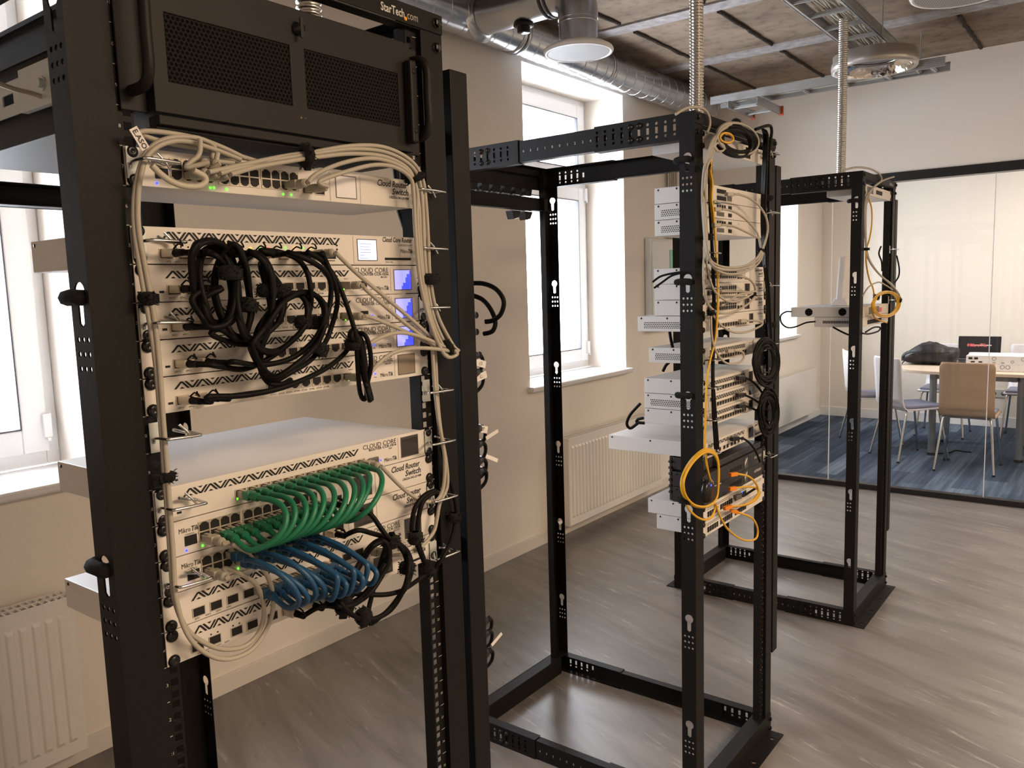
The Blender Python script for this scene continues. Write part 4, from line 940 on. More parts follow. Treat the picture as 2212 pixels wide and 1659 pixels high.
# ================================================================ cables
def cable(pts, r, mt, label, group=None, plugs=(), seg=6, n=9, name='patch_cable', cat='cable', closed=False):
    """pts: world points; plugs: list of (end, kind) with end 0 or 1"""
    pts = [Vector(p) for p in pts]
    t = thing(name, label, cat, tuple(pts[0]), group)
    m = MB(); m.tube(spline(pts, seg, closed), r, n, closed=closed); m.build('cord', mt, t)
    for end, kind, px in plugs:
        px = Vector(px); q = pts[0] if end == 0 else pts[-1]; d = (q-px)
        L_ = min(d.length, .045) or .02; d.normalize() if d.length else None
        up = Vector((0, 0, 1)); sd = d.cross(up); sd.normalize(); up = sd.cross(d)
        if kind[0] == 'r':          # modular plug with ribbed boot
            hd = MB(); hd.obox(px+d*.007, sd*.0056, d*.008, up*.0042); hd.box(px.x-.0025, px.x+.0025, px.y-.013, px.y-.001, px.z+.0042, px.z+.0056); hd.build('plug', kind[1], t, bevel=.0006)
            bt = MB(); bt.obox(px+d*.0185, sd*.0066, d*.0065, up*.0055)
            bt.tube([px+d*.024+d*.0032*k for k in range(6)], .005, 10, radii=[.0062 if k % 2 == 0 else .0050 for k in range(5)]+[r*1.2]); bt.build('boot', kind[2], t, bevel=.001)
        elif kind[0] == 's':        # metal transceiver body with pull tab
            hd = MB(); hd.obox(px+d*.009, sd*.0070, d*.0125, up*.0046); hd.build('transceiver', 'port_rim' if kind[1] is None else kind[1], t, bevel=.0006)
            bt = MB(); bt.tube([px+d*.020, px+d*.026, px+d*.038], .004, 10, radii=[.0052, .0046, r*1.15]); bt.build('boot', 'cable_black', t)
            tb = MB(); a = px+d*.016+up*.004; tb.tube(spline([a, a+d*.012+up*.006, a+d*.028+up*.003+sd*.004, a+d*.034+up*.006+sd*.009, a+d*.03+up*.009+sd*.008], 4), .0011, 5); tb.build('pull_tab', 'cable_black', t)
    return t
def pp(lst, y, ox=0, oy=0, sc=1.):
    """photo pixels (optionally from a zoomed crop) to points near the plane y; items (cx, cy[, dy])"""
    return [P(ox+q[0]/sc, oy+q[1]/sc, y=y+(q[2] if len(q) > 2 else 0)) for q in lst]
def velcro(p, axis, label, r_=.011, w=.016, group='black hook-and-loop ties'):
    ax = Vector(axis).normalized(); m = MB(); rd = random.Random(int(p[0]*1e4)); n = 18
    for ring in range(1):
        m.lathe(p, ax, [(r_*.55, -w/2), (r_*.88, -w*.42), (r_, -w*.22), (r_*1.06, 0), (r_*1.02, w*.2), (r_*.9, w*.4), (r_*.55, w/2)], n)
    a = Vector((0, -1, 0)); sd = ax.cross(a); sd.normalize()
    m.obox(Vector(p)+sd*r_*1.05+a*.001, sd*.0032, ax*(w*.30), a*.0018)
    for k in range(80):
        th = rd.uniform(0, 2*PI); u_ = a*math.cos(th)+sd*math.sin(th); c = Vector(p)+ax*rd.uniform(-w/2, w/2)+u_*r_; m.tube([c, c+u_*rd.uniform(.0015, .004)+ax*rd.uniform(-.0015, .0015)], .0006, 3, cap=False)
    return tag(m.build('cable_tie', 'velcro'), label, 'cable tie', group)
ORD = ['first', 'second', 'third', 'fourth', 'fifth', 'sixth', 'seventh', 'eighth', 'ninth', 'tenth', 'eleventh', 'twelfth']
CG = 'cable_grey'
# -- green patch cables
lowx = [g0+.0146*k+.0071 for g0 in (.0555, .1195, .1825) for k in range(4)]
rg = random.Random(4)
for k in range(11):
    xs = .1105+.0190*k+.0071; xe = lowx[k+1]+.004; zs, ze = zu(9.67), zu(10.63); ext = .094+rg.uniform(-.006, .006)+(.008 if k == 10 else 0)
    lean = .014-.0034*k; yc = -.054; rh = ext-.050; rz = (zs-ze)/2+.007; zm = (zs+ze)/2-.007
    pts = [(xs, -.040, zs), (xs, -.048, zs)]
    for j in range(7):
        th = math.radians(78-26*j); f_ = (1-math.sin(th))/2; pts.append((xs+(xe-xs)*f_+lean*math.cos(th), yc-rh*math.cos(th), zm+rz*math.sin(th)))
    pts += [(xe, -.046, ze-.007), (xe, -.038, ze-.002)]
    cable(pts, .0039, 'cable_green', 'green patch cable, %s from the left in the row of green loops' % ORD[k], 'green patch cables', [(0, ('r', 'plug_clear', 'cable_green'), (xs, 0, zs)), (1, ('r', 'plug_clear', 'cable_green'), (xe, 0, ze))], 6)
# -- blue patch cables
for k in range(10):
    xs = .0945+.0137*k; xe = .1320+.0128*k; zs, ze = zu(11.35+.28*(k % 2)), zu(12.72); ext = .098+rg.uniform(-.004, .006)+.0015*k
    mx = .45*xs+.55*xe; tilt = .006+.004*(k > 4)
    if k < 4:
        yc = -.052; rh = ext-.048; rz = (zs-ze)/2+.006; zm = (zs+ze)/2-.006; pts = [(xs, -.040, zs), (xs, -.047, zs)]
        for j in range(7):
            th = math.radians(78-26*j); f_ = (1-math.sin(th))/2; pts.append((xs+(xe-xs)*f_+.006*math.cos(th), yc-rh*math.cos(th), zm+rz*math.sin(th)))
        pts += [(xe, -.046, ze-.006), (xe, -.038, ze-.002)]
    else: pts = [(xs, -.042, zs), (xs+.002, -.058, zs-.002), (xs+.010, -.080, zs-.010), (mx+.002, -ext, zs-.026), (mx+.003, -ext-.010, zs-.036), (mx+.004, -ext+.004, ze-.004), (xe, -.070, ze-.006), (xe, -.040, ze-.002)]
    cable(pts, .0038, 'cable_blue', 'blue patch cable, %s from the left in the row of blue loops' % ORD[k], 'blue patch cables', [(0, ('r', 'plug_clear', 'cable_blue'), (xs, 0, zs)), (1, ('r', 'plug_clear', 'cable_blue'), (xe, 0, ze))], 6)
# -- black direct attach cables in coils in front of the upper stack
oc = (380, 500, 4.366); BG = 'black coiled cables in front of the upper router stack'
def extra_turn(pts):
    """lay the best closed loop of a path twice, slightly shifted"""
    best = None
    for i in range(1, len(pts)-8):
        for j in range(i+7, min(i+14, len(pts)-1)):
            d = math.hypot(pts[i][0]-pts[j][0], pts[i][1]-pts[j][1])
            if best is None or d < best[0]: best = (d, i, j)
    if best is None: return pts
    d, i, j = best
    return pts[:j+1]+[(a+16, b_+(12 if b_ < 600 else -14)) for a, b_ in pts[i:j]]+pts[j:]
def dac(pts, y, label, s0, s1, dev=2, r=.0036):
    pts = extra_turn(pts); n = len(pts)
    lst = [(a, b_, (0 if i in (0, n-1) else .012*math.sin(i*1.1+n))) for i, (a, b_) in enumerate(pts)]
    q = pp(lst, y, *oc); pl = []
    if s0 is not None: p0 = Vector((s0[0], 0, zu(s0[1]))); q = [p0+Vector((0, -.036, 0)), p0+Vector((.004, -.048, 0))]+q; pl.append((0, ('s', None), p0))
    if s1 is not None: p1 = Vector((s1[0], 0, zu(s1[1]))); q = q+[p1+Vector((.010, -.046, -.001)), p1+Vector((0, -.036, 0))]; pl.append((1, ('s', None), p1))
    return cable(q, r, 'cable_black', label, BG, pl, 5, 8)
F1, F2 = .0472, .0719
dac([(200, 110), (350, 100), (470, 200), (545, 380), (560, 600), (510, 800), (400, 900), (290, 870), (200, 700), (150, 430), (150, 200), (260, 90), (420, 110), (520, 250), (570, 480), (560, 700), (480, 870), (330, 905), (240, 800), (150, 640)], -.050, 'black cable forming the outer turns of the leftmost coil', (.0407, 2.72), (F1, 3.67))
dac([(260, 200), (380, 230), (470, 350), (520, 560), (500, 760), (420, 880), (320, 850), (260, 680), (210, 430), (230, 230), (330, 150), (450, 220), (540, 420), (580, 620), (540, 830), (420, 900), (300, 830), (260, 640)], -.040, 'black cable forming the inner turns of the leftmost coil', (.0652, 2.72), (F2, 3.67))
dac([(500, 110), (600, 200), (650, 400), (700, 650), (690, 880), (620, 1010), (520, 980), (420, 800), (360, 600), (370, 380), (460, 180), (570, 130), (650, 330), (680, 560), (700, 800), (640, 990), (540, 1000), (440, 930), (300, 900)], -.045, 'black cable coiled behind the leftmost coil and tied at its right', (.0972, 2.72), (F1, 4.67))
dac([(700, 190), (830, 290), (880, 470), (895, 680), (860, 900), (760, 1030), (650, 990), (590, 820), (560, 560), (600, 320), (720, 200), (830, 260), (900, 430), (910, 700), (850, 950), (700, 1060), (500, 1040), (330, 960)], -.055, 'black cable coiled around the double tie in the middle', (.1212, 2.72), (F2, 4.67))
dac([(800, 180), (950, 190), (1130, 250), (1230, 370), (1270, 540), (1270, 700), (1220, 860), (1130, 1000), (930, 1140), (770, 1100), (760, 960), (850, 800), (960, 670), (1100, 580), (1210, 640), (1240, 780), (1190, 930), (1000, 1110), (800, 1240), (620, 1300), (400, 1270)], -.048, 'black cable looping down the centre to the fourth router', (.1532, 2.72), (F1, 5.67))
dac([(1070, 200), (1250, 270), (1400, 370), (1460, 500), (1450, 700), (1390, 900), (1300, 1100), (1100, 1280), (930, 1380), (820, 1320), (720, 1150), (720, 1050), (880, 850), (1000, 680), (1150, 580), (1300, 590), (1390, 720), (1390, 860), (1290, 1040), (1080, 1200), (800, 1260), (560, 1230)], -.058, 'black cable making the wide loops right of centre', (.1772, 2.72), (F2, 5.67))
dac([(1250, 200), (1370, 270), (1480, 400), (1560, 560), (1640, 780), (1700, 1000), (1710, 1200), (1730, 1480), (1765, 1580), (1800, 1530), (1770, 1250), (1730, 1030), (1660, 940), (1640, 1010), (1700, 1100), (1780, 1400), (1830, 1600), (1800, 1480), (1840, 1250), (1810, 1030), (1740, 960), (1660, 1060), (1560, 1180), (1400, 1300), (1150, 1420), (900, 1500), (600, 1550), (300, 1560)], -.050, 'black cable hanging in a long narrow loop at the right of the coils', (.2092, 2.72), (F1, 6.67))
dac([(1380, 210), (1440, 340), (1510, 540), (1520, 700), (1460, 920), (1400, 1060), (1260, 1220), (1080, 1330), (900, 1420), (830, 1340), (780, 1180), (830, 1000), (960, 860), (1010, 700), (980, 520), (900, 400), (800, 300), (830, 450), (890, 700), (880, 900), (800, 1100), (800, 1300), (880, 1430), (1000, 1440), (1080, 1400), (950, 1490), (700, 1530), (500, 1560)], -.040, 'black cable curving behind the others to the lowest router of the stack', (.2332, 2.72), (F2, 6.67))
for k, (cx, cy, ax, rr) in enumerate(((505, 390, (0, 0, 1), .015), (672, 690, (.2, 0, 1), .013), (858, 555, (0, 0, 1), .014), (985, 560, (0, 0, 1), .013), (1195, 855, (0, 0, 1), .012), (1350, 860, (0, 0, 1), .013), (1350, 1110, (.6, 0, 1), .012), (1675, 1062, (0, 0, 1), .014))):
    p = P(oc[0]+cx/oc[2], oc[1]+cy/oc[2], y=-.052); velcro(p, ax, 'black fuzzy tie on the coiled black cables, %s from the left' % ORD[k], rr*.86, .018)
# -- lower right black coil
ol = (640, 1160, 4.81); BL = 'black coiled cables below the blue cables'
def dac2(pts, y, label, s0, s1, px=ol):
    if len(pts) > 12: pts = extra_turn(pts)
    n = len(pts); lst = [(a, b_, .010*math.sin(i*1.3)) for i, (a, b_) in enumerate(pts)]
    q = pp(lst, y, *px); pl = []
    if s0: p0 = Vector((s0[0], 0, zu(s0[1]))); q = [p0+Vector((0, -.036, 0))]+q; pl.append((0, ('s', None), p0))
    if s1: p1 = Vector((s1[0], 0, zu(s1[1]))); q = q+[p1+Vector((0, -.036, 0))]; pl.append((1, ('s', None), p1))
    return cable(q, .0037, 'cable_black', label, BL, pl, 5, 8)
dac2([(260, 720), (430, 735), (600, 820), (720, 862), (900, 810), (1050, 640), (1140, 480), (1185, 300), (1140, 140), (1040, 50), (960, 10), (880, -90), (740, -260)], -.050, 'black cable making the outer ring of the lower coil', (.1772, 13.72), (.256, 10.66))
dac2([(360, 670), (470, 720), (650, 640), (800, 480), (900, 320), (950, 180), (960, 80), (930, 10), (780, -40), (640, -70)], -.045, 'black cable rising through the lower coil to the switch above', (.2092, 13.72), (.256, 11.66))
dac2([(470, 450), (410, 560), (400, 650), (450, 725), (620, 690), (760, 560), (880, 380), (945, 240), (950, 110), (900, 40), (800, 70), (720, 160), (620, 330), (500, 520), (460, 660), (520, 750), (650, 845), (800, 855), (980, 760), (1110, 560), (1165, 350), (1160, 200), (1090, 90), (1000, 20)], -.058, 'black cable turning twice around the lower coil', (.2332, 13.72), None)
dac2([(440, 500), (480, 560), (620, 590), (900, 600), (1060, 570), (1160, 520), (1300, 420), (1400, 350), (1500, 250), (1570, 120), (1610, 20)], -.040, 'black cable running from the lowest router to the right post', (.262, 13.72), None)
dac2([(700, 190), (810, 60), (930, 20), (1020, 60), (1090, 120), (1130, 190), (1160, 300)], -.052, 'short black cable arching over the top of the lower coil', None, None)
for k, (cx, cy, ax, rr) in enumerate(((980, 50, (0, 0, 1), .017), (500, 715, (1, 0, -.3), .018), (700, 825, (1, 0, -.1), .016), (1150, 320, (.2, 0, 1), .015), (1235, 10, (0, 0, 1), .014))):
    velcro(P(ol[0]+cx/ol[2], ol[1]+cy/ol[2], y=-.052), ax, 'black fuzzy tie on the lower coil, %s' % ['at its top', 'at its left', 'at its bottom', 'at its right side', 'on the cords right above it'][k], rr*.78, .020)
o8 = (620, 900, 4.88)
for k, pts in enumerate(([(1500, 1640), (1420, 1470), (1370, 1340), (1325, 1240), (1315, 1150), (1350, 960), (1450, 830), (1560, 780)], [(1440, 1500), (1385, 1330), (1375, 1150), (1420, 920), (1500, 830), (1590, 790)])):
    cable(pp(pts, -.030, *o8), .0040, 'cable_black', ['left', 'right'][k]+' black cord of the pair rising beside the lower screens', 'black cords at the right of the nearest rack', name='power_cable')
cable(pp([(1625, 330), (1700, 620), (1750, 800), (1785, 1000), (1765, 1150), (1740, 1260), (1680, 1400), (1600, 1520), (1540, 1640), (1480, 1720)], -.018, *o8), .0032, 'cable_black', 'thin black cord hanging in front of the right post of the nearest rack', 'black cords at the right of the nearest rack', name='power_cable')
velcro(P(620+1765/4.88, 900+1060/4.88, y=-.018), (0, 0, 1), 'small black tie on the thin cord in front of the right post', .010, .016)
velcro(P(620+1500/4.88, 900+1590/4.88, y=-.030), (.5, 0, 1), 'black tie at the lower right under the lowest cable ring', .013, .024)
# -- beige cables of the nearest rack
CN = 'beige network cables of the nearest rack'; RP = ('r', 'plug_clear', CG)
def bc(pts, y, label, p0=None, p1=None, r=.0031, mt=CG):
    q = pp(pts, y); pl = []
    if p0: v = Vector((p0[0], 0, zu(p0[1]))); q = [v+Vector((0, -.044, 0))]+q; pl.append((0, ('r', 'plug_clear', mt), v))
    if p1: v = Vector((p1[0], 0, zu(p1[1]))); q = q+[v+Vector((0, -.044, 0))]; pl.append((1, ('r', 'plug_clear', mt), v))
    return cable(q, r, mt, label, CN, pl, 6, 9)
lowxD = lambda k: lowx[k]
bc([(560, 352), (620, 341), (680, 332), (760, 322), (830, 328), (880, 352), (904, 385), (912, 440), (915, 520), (921, 600), (935, 680), (960, 740), (975, 757), (955, 750), (900, 700), (830, 640), (770, 590)], -.030, 'beige cable from the top switch down to the white-screen router', (lowx[2], .62), (.2625, 2.66))
bc([(550, 362), (620, 349), (680, 340), (760, 332), (830, 338), (878, 362), (896, 395), (905, 450), (908, 520), (915, 600), (932, 690), (962, 755), (985, 762), (950, 752), (890, 710), (830, 660), (790, 625)], -.034, 'beige cable from the top switch down to the first blue-screen router', (lowx[3], .62), (.3090, 3.67))
bc([(600, 340), (680, 328), (760, 315), (830, 318), (885, 345), (912, 385), (920, 440), (925, 520), (929, 600), (945, 680), (978, 745), (990, 758), (960, 755), (900, 728), (850, 705), (800, 685)], -.028, 'beige cable from the top switch down to the second blue-screen router', (lowx[1], .62), (.3090, 4.67))
bc([(685, 375), (740, 352), (800, 342), (850, 352), (885, 375), (900, 410), (901, 470), (905, 540), (912, 600), (928, 690), (958, 762), (985, 764), (945, 742), (890, 722), (850, 720), (810, 735)], -.036, 'beige cable from the right ports of the top switch to the third blue-screen router', (.2225, .62), (.3090, 5.67))
bc([(690, 392), (750, 370), (810, 356), (855, 362), (886, 384), (893, 415), (896, 480), (902, 560), (910, 620), (930, 700), (962, 768), (988, 764), (960, 756), (900, 752), (850, 762), (815, 788)], -.040, 'beige cable from the right ports of the top switch to the tan-screen router', (.256, .68), (.3090, 6.67))
bc([(870, 1055), (905, 1078), (940, 1083), (957, 1055), (961, 1000), (955, 950), (946, 900), (938, 820), (932, 720), (925, 640), (918, 560), (915, 480), (912, 420)], -.026, 'beige cable from the green cable router rising along the right post', (.3267, 9.67), None)
bc([(935, 640), (940, 760), (945, 860), (952, 930), (964, 1000), (966, 1050), (950, 1088), (944, 1120), (936, 1150), (910, 1180), (880, 1195), (845, 1200)], -.020, 'beige cable dropping along the right post to the router above the lowest one', None, (.332, 12.75))
velcro(P(660, 337, y=-.030), (1, 0, .1), 'black tie around the beige bundle over the top switch', .015, .014)
velcro(P(897, 384, y=-.032), (.5, 0, -1), 'black tie where the beige bundle turns down', .016, .010)
velcro(P(926, 603, y=-.032), (0, 0, 1), 'black tie around the beige bundle beside the first blue screen', .0155, .018)
velcro(P(966, 752, y=-.034), (1, 0, .5), 'black tie where the beige cables fan out to the blue-screen routers', .013, .012)
bc([(520, 345), (470, 325), (400, 305), (350, 312), (318, 338), (305, 375), (298, 430), (300, 500), (318, 600), (335, 700), (345, 800), (352, 900), (360, 1000), (367, 1100), (374, 1200), (380, 1290), (402, 1365), (440, 1408), (490, 1424), (545, 1402), (582, 1345), (590, 1290), (575, 1240), (540, 1200), (500, 1175)], -.024, 'long beige cable down the left side looping up to the upper logo switch', None, (.0626, 10.66))
bc([(505, 352), (460, 345), (462, 315), (420, 297), (360, 300), (320, 325), (300, 370), (290, 430), (291, 500), (306, 600), (324, 700), (338, 800), (346, 900), (354, 1000), (361, 1100), (368, 1200), (376, 1290), (398, 1350), (430, 1382), (480, 1402), (530, 1395), (562, 1360), (570, 1310), (555, 1265), (520, 1240), (485, 1228)], -.020, 'long beige cable down the left side looping up to the lower logo switch', None, (.0626, 11.66))
velcro(P(363, 1030, y=-.022), (.1, 0, -1), 'black tie on the two long beige cables at the left', .0078, .013)
velcro(P(320, 645, y=-.022), (0, .0, 1), 'black tie at the left ear of the second blue-screen router', .0085, .016)
bc([(530, 342), (480, 318), (430, 300), (370, 288), (320, 283), (300, 286)], -.018, 'beige cable running behind the tangle under the black server', None, None)
bc([(560, 350), (500, 332), (440, 322), (380, 312), (330, 300), (306, 290)], -.014, 'second beige cable running behind the tangle under the black server', None, None)
bc([(418, 368), (440, 380), (444, 392), (430, 402), (400, 402), (370, 392), (345, 374), (328, 357)], -.050, 'thick pale cable curling in front of the left ports of the top switch', None, None, .0036, 'cable_cream')
bc([(432, 300), (432, 325), (425, 340), (412, 350), (404, 362)], -.034, 'short beige cable dropping into the second left port of the top switch', None, (.0785, .36))
bc([(470, 330), (466, 350), (455, 365)], -.034, 'short beige cable dropping into the third left port of the top switch', None, (.0930, .36))
m = MB(); a = P(287, 276, y=-.03); c = P(315, 322, y=-.03); d = (c-a); u_ = d.normalized(); w_ = u_.cross(Vector((0, 1, 0))).normalized()
m.obox((a+c)/2, d/2, w_*.0052, Vector((0, .0003, 0))); t = m.build('cable_label', 'label'); tag(t, 'white label flag with handwriting at the top left of the nearest rack', 'label')
b = text_mb('E.ASO', .0085, a+u_*.002+Vector((0, -.0006, 0))+w_*(.0028 if w_.z < 0 else -.0028), u_, -w_ if w_.z < 0 else w_, bold=True); b.build('handwriting', 'print_black', t)
bc([(-30, 170), (30, 192), (70, 202), (100, 213)], .20, 'beige cable crossing the top left corner behind the rack post')
# -- power plugs and cords at the right of the nearest rack
xs_ = RX[0]-G+RW+.0195+.0465
for k, z in enumerate((1.497, 1.467, 1.425, 1.394, 1.291, 1.263, 1.232, 1.212, .925, .900, .862)):
    t = thing('power_plug', 'black plug in the vertical strip of the nearest rack, %s from the top' % ORD[k], 'plug', (xs_, .02, z), 'black power plugs at the right of the nearest rack')
    m = MB(); L_ = .030 if k > 1 else .024; m.lathe((xs_, .022, z), (1, 0, 0), [(0, 0), (.0115, 0), (.0118, L_*.5), (.0095, L_*.75), (.0075, L_), (0, L_)], 12)
    for q in range(3): m.lathe((xs_+L_+.003*q, .022, z), (1, 0, 0), [(.004, 0), (.0062, .0008), (.0062, .0016), (.004, .0022)], 10)
    m.build('body', 'bolt', t)
    if k > 1:
        m = MB(); x = xs_+L_+.008; m.tube(spline([(xs_+L_, .022, z), (x, .022, z), (x+.010, .024, z-.012), (x+.006, .03, z-.032), (xs_+.008, .045, z-.055)], 5), .0036, 8); m.build('cord', 'cable_black', t)
for k, (pts, z) in enumerate(((([(1018, 612), (1045, 613), (1072, 625), (1088, 650), (1082, 678), (1065, 692), (1048, 695)]), 1.497), (([(1020, 638), (1042, 647), (1060, 668), (1070, 695), (1064, 715), (1045, 721)]), 1.467))):
    q = [P(a, b_, x=xs_+.012+.001*i*(6-i)) for i, (a, b_) in enumerate(pts)]
    cable(q, .0042, 'cable_black', '%s thick black cord arching out from the strip of the nearest rack' % ['upper', 'lower'][k], 'thick cords at the right of the nearest rack', name='power_cable')
for k, (a, c, txt) in enumerate((((1028, 782), (1049, 788), 'CE'), ((1029, 818), (1051, 808), 'CE'), ((1032, 925), (1053, 929), 'CE'), ((1050, 947), (1076, 930), ''), ((1050, 985), (1075, 995), ''), ((1062, 1394), (1084, 1368), ''))):
    A, B = P(*a, x=xs_+.02), P(*c, x=xs_+.045); d = B-A; u_ = d.normalized(); w_ = u_.cross(Vector((0, 1, 0))).normalized()*.0065
    if k >= 3: w_ *= .55
    m = MB(); m.obox((A+B)/2, d/2, w_, Vector((0, .0003, 0))); t = m.build('cord_label', 'label'); tag(t, 'white paper label on a cord right of the nearest rack, %s from the top' % ORD[k], 'label', 'labels on the power cords')
    if txt: text_mb(txt, .008, (A+B)/2+Vector((0, -.0006, -.003)), (1, 0, 0), (0, 0, 1), align='CENTER').build('lettering', 'print_black', t)

# -- middle rack cables
om = (1370, 380, 3.948); YM = RY[1]-.022; MG = 'beige network cables of the middle rack'
mid = [
 ([(1100, 620), (1130, 520), (1140, 430), (1120, 340), (1060, 250), (980, 190), (900, 160), (850, 158)], 'beige cable arching from the top group of the middle rack', 1),
 ([(1080, 610), (1050, 490), (970, 390), (880, 320), (800, 290), (745, 285)], 'beige cable sloping down from the second device of the middle rack', 1),
 ([(1060, 530), (960, 480), (860, 435), (790, 420), (740, 420)], 'beige cable sloping down from the third device of the middle rack', 1),
 ([(1085, 640), (1040, 705), (950, 765), (830, 782), (720, 765), (650, 715), (620, 600), (600, 400), (590, 200), (600, 40), (610, -80), (640, -150)], 'beige cable swinging from the right tie across to the left bundle, uppermost', 0),
 ([(1095, 650), (1050, 725), (950, 785), (830, 805), (720, 790), (650, 735), (610, 600), (590, 400), (580, 200), (585, 40), (600, -90), (630, -180)], 'beige cable swinging from the right tie across to the left bundle, middle', 0),
 ([(1100, 660), (1060, 745), (960, 810), (840, 838), (740, 820), (660, 760), (625, 620), (615, 400), (605, 200), (610, 40), (622, -80), (660, -160)], 'beige cable swinging from the right tie across to the left bundle, lowest', 0),
 ([(740, 840), (860, 850), (980, 880), (1030, 950), (1010, 990), (900, 985), (740, 985)], 'beige cable bulging to the right in front of the second group', 0),
 ([(1010, 1005), (900, 1062), (800, 1070), (700, 1000), (650, 900), (620, 760), (610, 600)], 'beige cable curving through the small right tie in front of the second group', 0),
 ([(1000, 1000), (900, 1010), (820, 1060), (740, 1110)], 'short beige cable crossing the third switch of the middle rack', 0),
 ([(1030, 1030), (960, 1100), (830, 1165), (720, 1165), (640, 1110), (600, 1000), (590, 800), (600, 650)], 'beige cable sagging low in front of the second group', 0),
 ([(650, 1130), (680, 1200), (760, 1290), (860, 1335), (960, 1330), (1060, 1290), (1095, 1258), (1050, 1235), (960, 1235)], 'beige cable looping under the second group to the deeper router', 1),
 ([(655, 1180), (660, 1350), (690, 1480), (760, 1580), (830, 1605), (900, 1590), (935, 1550), (920, 1500), (850, 1490)], 'beige cable looping at the lone router of the middle rack', 1)]
for k, (pts, lb, plug) in enumerate(mid):
    if pts[-1][1] < 0: pts = pts+[(pts[-1][0]+35, pts[-1][1]-110), (pts[-1][0]+100, -375+12*k-48), (pts[-1][0]+190, -430+12*k-48)]
    q = pp([(a, b_, -.008*math.sin(i*.9+k)) for i, (a, b_) in enumerate(pts)], YM-(.030 if k < 6 else .014), *om)
    t = cable(q, .0032, CG, lb, MG, (), 5, 7)
    if plug: e = q[-1]; m = MB(); m.obox(e+Vector((-.012, .008, 0)), (.012, -.004, 0), (.002, .006, 0), (0, 0, .005)); m.build('plug', 'cable_grey', t, bevel=.001)
for k, dx in enumerate((0, 12)):
    pts = [(790+dx, -355), (730+dx, -345), (680+dx, -290), (652+dx, -180), (640+dx, -40), (655+dx, 60), (650+dx, 200), (665+dx, 330), (690, 520), (700, 700), (712, 900), (712, 1100), (704, 1260), (690, 1400), (660, 1520), (632, 1640), (615, 1800), (606, 2100), (600, 2330)]
    cable(pp(pts, YM-.008-.005*k, *om), .0030, 'cable_yellow', ['left', 'right'][k]+' yellow cable running down the left side of the middle rack', 'yellow cables of the middle rack', (), 5, 7)
for k in range(3):
    pts = [(800, -400+10*k), (710+8*k, -350), (665+9*k, -250), (640+9*k, -150), (640+8*k, 0), (640+6*k, 200), (655+4*k, 500), (662+6*k, 700), (672+5*k, 900), (672+8*k, 1150), (668+8*k, 1400), (664+6*k, 1700), (670+12*k, 2000), (690+14*k, 2330)]
    cable(pp(pts, YM+.002+.003*k, *om), .0032, 'cable_black', '%s black cable running down the left side of the middle rack' % ['leftmost', 'middle', 'rightmost'][k], 'black cables of the middle rack', (), 5, 7)
for k, dxx in enumerate((-9, 0, 10, 18)):
    pts = [(1105+dxx, -400+6*k), (1120+dxx, -330), (1115+dxx, -200), (1108+dxx, 0), (1100+dxx, 200), (1098+dxx, 400), (1105+dxx, 600), (1120+dxx*.7, 800), (1140+dxx*.6, 1000), (1150+dxx*.5, 1200), (1160+dxx*.5, 1400)]
    cable(pp(pts, YM-.006*k, *om), .0042, 'cable_black', 'black cord in the bundle on the right post of the middle rack, %s' % ['leftmost', 'second', 'third', 'rightmost'][k], 'black cords on the right post of the middle rack', (), 5, 7, name='power_cable')
cable(pp([(1230, 290), (1370, 250), (1400, 300), (1390, 400), (1370, 560)], YM-.01, 1380, 220, 4.88), .0048, 'cable_black', 'thick black cord bent over the top right corner of the middle rack', 'black cords on the right post of the middle rack', (), 5, 8, name='power_cable')
def coil(label, cpx, rx, ry, y, turns, r, mt, tilt=0., seed=1, cat='cable coil', jit=.10, name='coiled_cable', group=None, dy=.004):
    rd = random.Random(seed); t = thing(name, label, cat, tuple(P(cpx[0], cpx[1]+ry, y=y)), group); pts = []
    n = 14
    for k in range(turns*n+1):
        a = 2*PI*k/n; tr = k/n; jx = 1-jit*(.5+.5*math.sin(tr*2.1+seed)); jy = 1-jit*(.5+.5*math.cos(tr*1.7+seed))
        pts.append(P(cpx[0]+rx*jx*math.cos(a)+tilt*ry*math.sin(a)+2.0*math.sin(tr*1.3), cpx[1]-ry*jy*math.sin(a), y=y-dy*((tr*1.9) % 3)))
    m = MB(); m.tube(spline(pts, 3), r, 7); m.build('turns', mt, t); return t
CB = 'coils hanging on the middle rack'
coil('big black cable coil hanging at the right of the middle rack', (1655, 783), 27, 53, YM-.012, 17, .0042, 'cable_black', 0, 2, jit=.42, group=CB)
coil('second black cable coil hanging below the big one on the middle rack', (1659, 890), 21, 53, YM-.012, 14, .0040, 'cable_black', 0, 5, jit=.45, group=CB)
coil('black and beige cable ring on top of the middle rack front', (1590, 305), 43, 34, YM-.016, 9, .0044, 'cable_black', -.25, 3, jit=.34, group=CB)
coil('thin beige cable turns around the black ring on top of the middle rack', (1592, 300), 45, 36, YM-.022, 2, .0030, CG, -.25, 4, jit=.05, group=CB)
coil('small yellow loop inside the ring on top of the middle rack', (1568, 298), 15, 11, YM-.024, 2, .0030, 'cable_yellow', -.2, 6, jit=.08, group=CB)
coil('small beige loop under the ring on top of the middle rack', (1552, 318), 11, 9, YM-.022, 2, .0030, CG, -.2, 8, jit=.08, group=CB)
cable(pp([(390, 130), (500, 68), (620, 55), (700, 90), (745, 170), (745, 260), (715, 330)], YM+.004, 1380, 220, 4.88), .0036, CG, 'beige cable arching over the top front corner of the middle rack', MG, (), 5, 8)
oy_ = (1380, 920, 4.88)
lp = [(700, 245), (800, 280), (840, 400), (840, 620), (815, 770), (720, 850), (600, 850), (510, 790), (455, 690), (450, 560), (510, 420), (600, 310)]
